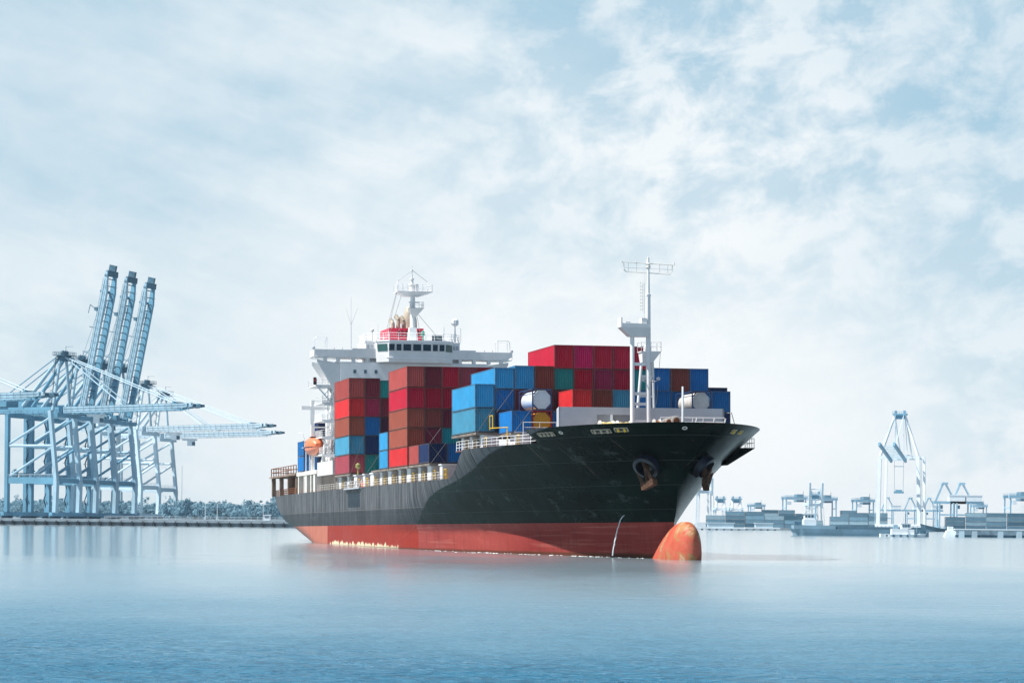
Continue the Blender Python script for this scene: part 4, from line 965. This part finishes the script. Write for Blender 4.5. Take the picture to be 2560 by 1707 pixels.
    for y in (-2.2, 2.2):
        if raised:
            m = MB(); m.tube((ax+1, y, az), bp(boomlen*.45, y, 2.6), .16, n=5); m.tube(bp(boomlen*.45, y, 2.6), bp(boomlen*.80, y, 1.5), .16, n=5); m.tube((ax+1, y, az), bp(boomlen*.78, y, 1.6), .09, n=4); m.build('stay', main, root)
        else:
            for fr in (.46, .86):
                m = MB(); m.tube((ax+1.6, y, az), bp(boomlen*fr, y*1.4, 1.4), .26, n=6); m.build('stay', light, root)
    if raised:
        for fr in (.25, .42, .6):
            m = MB(); m.tube(bp(boomlen*fr, -3.3, 1.3), bp(boomlen*fr, -3.3, 4.4), .16, n=5); m.build('stay_bracket', CDK, root)
        m = MB(); m.beam(bp(boomlen*.73, -3.3, 1.3), bp(boomlen*.73, -3.3, 3.2), 1.6, 2.0, 1.2, 1.4); m.tube(bp(boomlen*.73, -3.3, 3.0), bp(boomlen*.75, -3.3, 6.0), .18, n=5); m.tube(bp(boomlen*.75, -3.3, 6.0), bp(boomlen*.69, -3.3, 6.2), .16, n=5); m.build('boom_bracket', CDK, root)
    return root
CY = math.atan2(-.383, .924)
def cmw(px, Y, z=2.9, yaw=CY, sc=1.0): return Matrix.Translation((WX(px, Y), Y, z)) @ Matrix.Rotation(yaw, 4, 'Z') @ Matrix.Scale(sc, 4)
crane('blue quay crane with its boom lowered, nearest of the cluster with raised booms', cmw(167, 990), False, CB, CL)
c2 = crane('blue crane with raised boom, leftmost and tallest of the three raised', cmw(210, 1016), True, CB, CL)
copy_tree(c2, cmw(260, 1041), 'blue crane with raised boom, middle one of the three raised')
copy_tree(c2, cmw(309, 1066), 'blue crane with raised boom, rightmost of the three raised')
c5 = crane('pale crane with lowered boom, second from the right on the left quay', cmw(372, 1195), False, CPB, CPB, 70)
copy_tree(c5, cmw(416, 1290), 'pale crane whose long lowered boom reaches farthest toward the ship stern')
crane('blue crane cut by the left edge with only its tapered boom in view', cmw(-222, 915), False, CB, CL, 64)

# trees behind the left quay and lamp posts
def leafmat(n, col):
    return mat(n, col, .9, var=.45, vscale=.09)
def wood():
    rnd = random.Random(3); mb = MB()
    for i in range(420):
        Y = rnd.uniform(1180, 1420); x = WX(rnd.uniform(-60, 720), Y); hgt = rnd.uniform(6.5, 10.5)*(1.25 if rnd.random() < .12 else 1); r = rnd.uniform(2.5, 4.8)
        mb.tube((x, Y, 2.8), (x, Y, 2.9+hgt*.55), .3, .15, 5)
        for c_ in range(9):
            cx, cy, cz = x+rnd.gauss(0, r*.5), Y+rnd.gauss(0, r*.5), 2.9+hgt*rnd.uniform(.08, .9); rr = r*rnd.uniform(.3, .55)
            for l in range(16):
                d = Vector((rnd.gauss(0, 1), rnd.gauss(0, 1), rnd.gauss(0, .8))).normalized()*rr*rnd.uniform(.6, 1.05)
                p = Vector((cx, cy, cz))+d; q = (d.normalized()+Vector((rnd.gauss(0, .3), rnd.gauss(0, .3), rnd.gauss(0, .3)))).normalized()
                t = q.orthogonal().normalized()*rnd.uniform(.4, .9); u = q.cross(t).normalized()*rnd.uniform(.4, .9)
                mb.add([p-t, p+u*.8, p+t, p-u*.8], [(0, 1, 2, 3)])
    return mb
WM = mat('hazy_foliage', (.22, .37, .46), .9, var=.25, vscale=.09)  # leaf colour paled and blued to hold the distance haze
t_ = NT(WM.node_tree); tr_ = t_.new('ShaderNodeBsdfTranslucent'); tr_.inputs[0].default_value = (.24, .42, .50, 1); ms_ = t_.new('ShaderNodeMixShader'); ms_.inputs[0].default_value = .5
t_.l.new(t_.n['Principled BSDF'].outputs[0], ms_.inputs[1]); t_.l.new(tr_.outputs[0], ms_.inputs[2]); t_.l.new(ms_.outputs[0], t_.n['Material Output'].inputs[0])
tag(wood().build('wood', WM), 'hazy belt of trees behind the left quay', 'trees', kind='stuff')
LP = mat('lamp_post_paint', (.62, .70, .75), .5)
def lamp(px, Y, h, label):
    r = empty('lamp_post', label, 'lamp post', Matrix.Translation((WX(px, Y), Y, 2.9)), 'lamp posts on the left quay')
    m = MB(); m.tube((0, 0, 0), (0, 0, h), .16, .1, 8); m.path([(0, 0, h), (.4, 0, h+.4), (1.4, 0, h+.5)], .08); m.build('pole', LP, r)
    m = MB(); m.box(1.2, 2.2, -.2, .2, h+.4, h+.6); m.build('lamp_head', CW, r)
lamp(513, 1010, 6.9, 'thin lamp post, first one right of the pale cranes'); lamp(543, 1010, 6.9, 'thin lamp post between the other two on the quay'); lamp(658, 1010, 6.6, 'thin lamp post just left of the ship stern')
for px, Y, h, lb_ in ((454, 1300, 30, 'tall faint mast above the trees beside the pale crane'), (686, 1500, 34, 'tall faint mast close to the ship stern rail')):
    m = MB(); m.tube((0, 0, 0), (0, 0, h), .16, .08, 6)
    for k in range(6): m.box(-.3, .3, -.05, .05, h*.5+k*h*.08, h*.5+k*h*.08+.1)
    o = m.build('radio_mast', LP); o.location = (WX(px, Y), Y, 2.9); tag(o, lb_, 'mast', 'radio masts behind the left quay')
r = empty('quay_hut', 'small white hut on the quay beside the ship stern', 'hut', Matrix.Translation((WX(668, 990), 990, 2.9)))
m = MB(); m.box(-1.4, 1.4, -1.2, 1.2, 0, 2.3); m.build('wall', CW, r); m = MB(); m.prism([(-1.7, -1.5), (1.7, -1.5), (1.7, 1.5), (-1.7, 1.5)], 2.3, 2.5); m.build('roof', CW, r); m = MB(); m.box(-.9, .9, -1.26, -1.2, 1.1, 1.9); m.build('window', CDK, r)

# ------------------------------------------------------------------ right-hand terminal: white crane facing us
def portal(label, px, Y, H, w0, w1, apex, boom, paint, group='white cranes on the right shore', z=.9, yaw=0., raised=False, spread=True):
    root = empty('white_gantry_crane', label, 'crane', Matrix.Translation((WX(px, Y), Y, z)) @ Matrix.Rotation(yaw, 4, 'Z'), group)
    for sg in (-1, 1):
        k_ = min(1, w0/10); m = MB(); m.beam((sg*w0, 0, 1), (sg*w1, 0, H), 2.4*k_, 2.0*k_, 2.0*k_, 1.8*k_); m.build('leg', paint, root)
        m = MB(); m.beam((sg*w0*.98, 22, 1), (sg*w1, 22, H), 1.4, 1.4); m.build('leg', paint, root)
        m = MB(); m.tube((sg*w1*.98, 0, H), (sg*3.2, 2, apex), 1.0, .7, 10); m.build('a_frame_leg', paint, root)
        m = MB(); m.tube((sg*3.4, 2, apex), (sg*3.6, 24, H+2), .5, .5, 8); m.build('back_brace', paint, root)
        m = MB()
        for k in range(7): m.box(sg*(w0+1.6+(w1-w0)*k/7), sg*(w0+2.2+(w1-w0)*k/7), -.3, .3, 3+k*H/7.4, 3.2+k*H/7.4)
        m.tube((sg*(w0+2), 0, 2), (sg*(w1+2), 0, H-3), .1); m.build('leg_ladder', CPB, root)
    for y, z1 in ((0, 3.2), (22, 2.4)):
        m = MB(); m.box(-w0-1.6, w0+1.6, y-1.2, y+1.2, .2, z1); m.build('sill_beam', paint, root)
    for y in (0, 22):
        m = MB(); m.box(-w1, w1, y-.9, y+.9, H-2, H); m.build('cross_beam', paint, root)
    m = MB(); m.box(-4.4, 4.4, -.5, 4.5, apex, apex+1.0); m.box(-3.2, 3.2, .8, 3, apex-2.5, apex)
    for q in (-2.8, 2.8): m.box(q-.6, q+.6, 1, 3, apex+1, apex+3)
    m.rail([(-4.4, -.5, apex+1), (4.4, -.5, apex+1)], 1.3, .1, 1.4, 2); m.build('apex_platform', CB, root)
    for sg in (-1, 1):
        for y in (-.5, 4):
            m = MB(); m.tube((sg*2.2+sg*.6, y, apex), (sg*(3.0+y*.3), y+1, H+3), .22, n=6); m.build('tie_rod', CPB, root)
    ang = R(80) if raised else R(boom[1]); L = boom[0]; c, s_ = math.cos(ang), math.sin(ang)
    def bp(u, x, v): return (x, -1.5-u*c, H-3.4+u*s_+v)
    for sg in (-1, 1):
        m = MB(); m.beam(bp(0, sg*4.6, 0), bp(L, sg*4.6, 0), 1.3, 2.2); m.build('boom_girder', CB if not raised else CPB, root)
        m = MB(); m.beam((sg*4.6, -1, H-.4), (sg*4.6, 30, H-.4), 1.3, 2.2); m.build('trolley_girder', CPB, root)
    m = MB()
    for k in range(int(L/4)): m.beam(bp(2+k*4, -4, 0), bp(2+k*4, 4, 0), .6)
    m.build('boom_tie', CPB, root)
    for sg in (-1, 1):
        m = MB(); m.tube((sg*2.5, 1, apex), bp(L*.85, sg*4.4, 1.2), .2, n=5); m.build('stay', CPB, root)
    if spread:
        m = MB(); m.box(-3, 3, -1.2, 1.2, 23, 24.3); m.box(-2, 2, -.8, .8, 24.3, 25.3); sp = m.build('spreader', CB, root)
        m = MB()
        for x in (-2.8, 2.8): m.tube((x, 0, 24.2), (x*1.05, 0, H-3), .1, n=4)
        m.box(-2.8, 2.8, -.2, .2, H-7, H-6.6); m.build('hoist_rope', CB, sp)
    return root
portal('tall white crane with a hanging spreader, biggest on the right shore', 2246, 1470, 47, 13.2, 12.2, 73, (42, 13), CW, yaw=R(-20))
portal('faint white crane partly hidden behind the ship bow', 1762, 1560, 25, 4.2, 3.8, 36, (12, 80), CW, raised=True, spread=False)
portal('faint white crane with raised boom behind the small cargo ship', 2038, 1700, 18, 5, 4, 24, (19, 80), CW, raised=True, spread=False)
portal('small faint white crane, left one of the pair near the bow', 1801, 1900, 15, 4.6, 3.6, 22, (3, 80), CW, raised=True, spread=False, group='small faint crane pair')
portal('small faint white crane, right one of the pair near the bow', 1841, 1900, 15, 4.6, 3.6, 22, (3, 80), CW, raised=True, spread=False, group='small faint crane pair')

YB2 = mat('yard_crane_paint', (.27, .47, .60), .5, var=.1, vscale=.2)  # yard crane colours kept faint, haze of the far shore painted in
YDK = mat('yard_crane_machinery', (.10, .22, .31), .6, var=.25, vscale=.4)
# yard gantries
def rtg(label, px, Y, H, w, d):
    root = empty('yard_gantry', label, 'yard crane', Matrix.Translation((WX(px, Y), Y, .9)) @ Matrix.Rotation(.12, 4, 'Z'), 'yard gantries on the right shore')
    for x in (-w, w):
        for y in (0, d):
            m = MB(); m.beam((x, y, 1.2), (x, y, H), .9, 1.1); m.build('leg', YB2, root)
        m = MB(); m.box(x-.6, x+.6, -1.5, d+1.5, .5, 1.8); m.box(x-.5, x+.5, 0, d, H*.66, H*.66+.7); m.build('side_beam', YB2, root)
    for y in (0, d):
        m = MB(); m.box(-w-1.2, w+1.2, y-.8, y+.8, H-.6, H+1.4); m.rail([(-w-1, y-.8, H+1.4), (w+1, y-.8, H+1.4)], 1.2, .1, 2.4, 2); m.build('top_girder', YB2, root)
    m = MB(); q = w*.25; m.box(q-2.6, q+2.6, 1, d-1, H+1.45, H+3.6); m.box(q-3, q+3, .5, d-.5, H-2.6, H-.9); m.tube((q+2, 0, H+3), (q+2, 0, H+6), .2); m.build('trolley', YDK, root)
    m = MB(); m.box(-w+1, -w+4, -1, 1.4, H-5, H-2.2); m.build('operator_cab', CW, root)
    return root
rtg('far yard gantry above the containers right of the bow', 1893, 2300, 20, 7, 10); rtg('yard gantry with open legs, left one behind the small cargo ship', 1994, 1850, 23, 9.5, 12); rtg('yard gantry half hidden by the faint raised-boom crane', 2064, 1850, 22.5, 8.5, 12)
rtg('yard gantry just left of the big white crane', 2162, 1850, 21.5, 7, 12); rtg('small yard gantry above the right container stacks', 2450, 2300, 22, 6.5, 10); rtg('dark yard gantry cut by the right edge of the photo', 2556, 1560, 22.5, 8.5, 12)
# small quay cranes with white machinery houses
def qcrane(label, px, Y, sc):
    root = empty('quay_crane', label, 'crane', Matrix.Translation((WX(px, Y), Y, .9)) @ Matrix.Scale(sc, 4), 'quay cranes with white machinery houses')
    for x in (-7, 7):
        for y in (0, 14):
            m = MB(); m.beam((x, y, 1), (x, y, 26), 1.3, 1.5); m.build('leg', YB2, root)
        m = MB(); m.box(x-.9, x+.9, -2, 16, .3, 2); m.build('sill_beam', YB2, root)
    for y in (2, 9.8):
        m = MB(); m.box(-13, 20, y, y+2.2, 25, 27.6); m.build('trolley_girder', YB2, root)
    m = MB(); m.box(-7, 7, -.8, .8, 13, 14.6); m.build('portal_beam', YB2, root)
    m = MB(); m.box(3, 19, 1.5, 12.5, 27.65, 33.5); m.prism([(2.6, 1.1), (19.4, 1.1), (19.4, 12.9), (2.6, 12.9)], 33.5, 34); m.build('machinery_house', CW, root)
    for y in (4, 10):
        m = MB(); m.beam((-10, y, 27), (-2.6, y, 45), .9); m.build('a_frame_leg', YB2, root)
        m = MB(); m.beam((6.5, y, 34), (.2, y, 45), .8); m.build('back_brace', YB2, root)
    m = MB(); m.box(-4, 2, 3, 11, 44.6, 46.6); m.build('apex_platform', YB2, root)
    m = MB(); m.box(-6, -3, 4, 9, 20, 23.6); m.build('operator_cab', YDK, root)
    return root
for px, Y, sc, lb_ in ((2222, 2500, .70, 'quay crane with white machinery house just inside the left leg of the big white crane'), (2279, 2500, .70, 'quay crane with white machinery house framed inside the big white crane'), (2326, 2500, .70, 'quay crane with white machinery house just right of the big white crane'), (2366, 2100, .90, 'taller quay crane with white machinery house, left of the tall pair'), (2409, 2100, .90, 'taller quay crane with white machinery house, right of the tall pair')):
    qcrane(lb_, px, Y, sc)

# ------------------------------------------------------------------ container stacks on the right shore
for nm, c in (('slate', (.13, .25, .33)), ('steel', (.19, .35, .45)), ('mist', (.34, .50, .58)), ('deep', (.07, .17, .24)), ('ice', (.52, .62, .68))):  # far container colours with bluish haze blended in
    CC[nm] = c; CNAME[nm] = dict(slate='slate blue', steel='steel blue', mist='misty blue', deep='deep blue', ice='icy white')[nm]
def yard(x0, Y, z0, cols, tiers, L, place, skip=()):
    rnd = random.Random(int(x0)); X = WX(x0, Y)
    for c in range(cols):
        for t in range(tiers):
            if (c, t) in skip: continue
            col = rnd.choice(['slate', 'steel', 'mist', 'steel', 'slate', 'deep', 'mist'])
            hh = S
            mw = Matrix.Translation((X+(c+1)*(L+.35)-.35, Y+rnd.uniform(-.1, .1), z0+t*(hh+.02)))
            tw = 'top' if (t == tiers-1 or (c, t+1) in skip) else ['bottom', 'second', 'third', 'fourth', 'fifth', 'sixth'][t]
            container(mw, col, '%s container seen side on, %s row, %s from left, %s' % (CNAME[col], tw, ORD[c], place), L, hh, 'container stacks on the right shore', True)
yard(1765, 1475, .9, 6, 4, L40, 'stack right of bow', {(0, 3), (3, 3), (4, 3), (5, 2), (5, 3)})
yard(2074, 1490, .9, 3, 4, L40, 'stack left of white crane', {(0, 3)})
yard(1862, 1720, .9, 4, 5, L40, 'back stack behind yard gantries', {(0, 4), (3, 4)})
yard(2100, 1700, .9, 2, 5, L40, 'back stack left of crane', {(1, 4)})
# ------------------------------------------------------------------ ships and boats on the right
def hullform(L, B, D, sheer_b, sheer_s, bowlen, sternlen):
    """simple hull along +x (bow), waterline z=0, deck at D"""
    n = 28; rings = []
    for i in range(n+1):
        x = -L/2+L*i/n; e = min(1, max(.03, (L/2-x)/bowlen))**.55; st = min(1, max(.5, (x+L/2)/sternlen))**.5
        b = B/2*e*st; u = (x+L/2)/L
        zt = D+sheer_b*max(0, (u-.82)/.18)**1.5+sheer_s*max(0, (.16-u)/.16)**.3*(1 if u < .16 else 0)
        fl = .75 if e < .9 else .95
        rk = .5*D*max(0, (u-.9)/.1)
        rings.append([(x+rk, -b, zt), (x, -b*fl, zt*.4), (x-rk*.5, -b*fl*.9, -1), (x-rk*.5, b*fl*.9, -1), (x, b*fl, zt*.4), (x+rk, b, zt)])
    return MB().rings(rings)
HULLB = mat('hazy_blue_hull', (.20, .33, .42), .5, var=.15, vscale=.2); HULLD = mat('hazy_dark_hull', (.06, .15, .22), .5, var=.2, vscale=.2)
YS = 800.0
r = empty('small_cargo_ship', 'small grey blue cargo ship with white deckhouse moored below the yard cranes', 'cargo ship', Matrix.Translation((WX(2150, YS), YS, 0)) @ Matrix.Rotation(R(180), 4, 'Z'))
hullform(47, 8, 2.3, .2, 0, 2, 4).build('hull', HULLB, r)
m = MB(); m.prism([(23.4, -3.8), (23.9, 0), (23.4, 3.8), (12, 3.95), (9, 3.95), (9, -3.95), (12, -3.95)], 2.2, 3.5); m.build('raised_deck', HULLB, r)
m = MB(); m.box(15.6, 19.8, -2.8, 2.8, 3.5, 5.6); m.box(16.1, 19.4, -2.3, 2.3, 5.6, 7.4); m.box(15.8, 19.8, -2.6, 2.6, 7.4, 7.6); m.tube((17, 0, 7.6), (17, 0, 10), .1); d_ = m.build('deckhouse', CW, r)
for x in (16.5, 17.6, 18.7):
    m = MB(); m.box(x, x+.7, 2.3, 2.34, 6.2, 7.0); m.build('window', CDK, d_)
m = MB(); m.box(-22, 11, -3.3, 3.3, 2.3, 3.1); m.rail([(-22, 3.7, 2.3), (11, 3.7, 2.3)], 1.3, .07, 1.4, 3); m.build('cargo_hatch', mat('hazy_dark_hatch', (.08, .17, .24), .6), r)
m = MB(); m.box(20.5, 22.8, -1.2, 1.2, 3.5, 4.8); m.tube((22, 0, 4.8), (16.9, 0, 9.6), .06, n=4); m.build('foredeck_gear', CDK, r)
YB = 1400.0
r = empty('distant_container_ship', 'dark blue bow of a moored container ship behind the tugboat', 'container ship', Matrix.Translation((WX(2308, YB)+38, YB, 0)) @ Matrix.Rotation(R(180), 4, 'Z'))
hullform(78, 14, 1.7, 3.0, 0, 16, 4).build('hull', HULLD, r)
m = MB(); m.box(23, 25, -3, 3, 1.7, 3.2); m.tube((29, 0, 1.8), (29, 0, 7.5), .25, .15); m.build('foredeck_house', HULLB, r)
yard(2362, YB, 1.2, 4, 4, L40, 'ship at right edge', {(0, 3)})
YT = 760.0
r = empty('tugboat', 'white tugboat with black tyre fenders in front of the moored ships', 'tugboat', Matrix.Translation((WX(2257, YT), YT, 0)))
hullform(15, 4.6, .9, .8, .15, 5, 3).build('hull', CW, r)
m = MB(); m.box(-3.8, 1.5, -1.6, 1.6, .9, 2.7); m.box(1.0, 3.6, -1.3, 1.3, .9, 2.5); m.build('cabin', CW, r)
m = MB(); m.frustum((-.6, 2.6, -1.3, 1.3, 2.7), (-.4, 2.4, -1.2, 1.2, 4.3)); m.box(-.7, 2.7, -1.4, 1.4, 4.3, 4.45); w_ = m.build('wheelhouse', CW, r)
for x in (-.3, .55, 1.4):
    m = MB(); m.box(x, x+.6, -1.36, -1.27, 3.3, 4.0); m.build('window', CDK, w_)
m = MB(); m.frustum((-3.2, -1.6, -.7, .7, 2.7), (-3.0, -1.8, -.6, .6, 4.0)); m.build('funnel', HULLB, r)
m = MB(); m.tube((.2, 0, 4.4), (.2, 0, 6.4), .06, n=5); m.tube((4.6, 0, 1.4), (4.6, 0, 3), .06, n=5); m.build('mast', CPB, r)
for x in (-5.6, -3.4, -1.0, 1.2, 4.0):
    m = MB(); m.lathe((x, -2.35, .42), [(-.14, .36), (.14, .36)], 10, 'y'); m.build('tyre_fender', CDK, r)
m = MB(); m.box(5.6, 7.6, -1.0, 1.0, 1.2, 1.8); m.build('bow_fender', CDK, r)
YG = 800.0
r = empty('floating_pontoon', 'long pale pontoon with dark underside at the right edge', 'pontoon', Matrix.Translation((WX(2480, YG), YG, 0)))
m = MB(); m.box(-13, 26, -2.5, 2.5, .75, 2.5); m.build('deck', mat('pontoon_grey', (.46, .56, .62), .6, var=.3, vscale=.4), r)
m = MB(); m.box(-13.4, 26, -2.9, 2.9, 2.5, 2.85); m.build('rim', CW, r)
for x in (-12, -7.5, 1.5, 8, 15, 22):
    m = MB(); m.box(x, x+1.9, -2.8, 2.8, -.5, 2.4); m.build('float', CPB, r)
m = MB(); m.box(-13, 26, -2.2, 2.2, -.4, .745); m.build('underside', CDK, r)
m = MB(); m.frustum((-16.8, -13.2, -1.4, 1.4, -.2), (-15.8, -12.6, -1.2, 1.2, 2.2)); m.box(-15.4, -13.6, -.9, .9, 2.2, 3.6); m.build('end_cabin', CW, r)
# low jetties and small craft right of the bow
for px, Y, w, lb_ in ((1795, 1250, 14, 'low pale jetty with a white shed roof just right of the bulbous bow'), (1905, 1300, 10, 'low pale jetty lying below the container stack right of bow')):
    r = empty('jetty', lb_, 'jetty', Matrix.Translation((WX(px, Y), Y, 0)), 'low jetties on the right')
    m = MB(); m.box(-w, w, -3, 3, .7, 1.6); m.build('deck', CW, r)
    for x in range(-int(w)+1, int(w), 4):
        m = MB(); m.box(x, x+.8, -2.5, 2.5, -.6, .7); m.build('pile', CDK, r)
    m = MB(); m.box(-w*.4, w*.6, -2, 2, 1.6, 3.8); m.build('shed', CPB, r); m = MB(); m.prism([(-w*.45, -2.4), (w*.65, -2.4), (w*.65, 2.4), (-w*.45, 2.4)], 3.8, 4.1); m.build('shed_roof', CW, r)
# ------------------------------------------------------------------ air
hz = MB(); hz.box(-9200, 9200, -420, 8200, -3.6, 130)
hm = bpy.data.materials.new('haze_air'); hm.use_nodes = True; t = NT(hm.node_tree); t.n.clear()
out = t.new('ShaderNodeOutputMaterial'); pv = t.new('ShaderNodeVolumePrincipled')
pv.inputs['Color'].default_value = (.80, .90, .97, 1); pv.inputs['Density'].default_value = .00003; pv.inputs['Anisotropy'].default_value = .0
t.l.new(pv.outputs[0], out.inputs['Volume'])
tag(hz.build('haze', hm), kind='stuff')
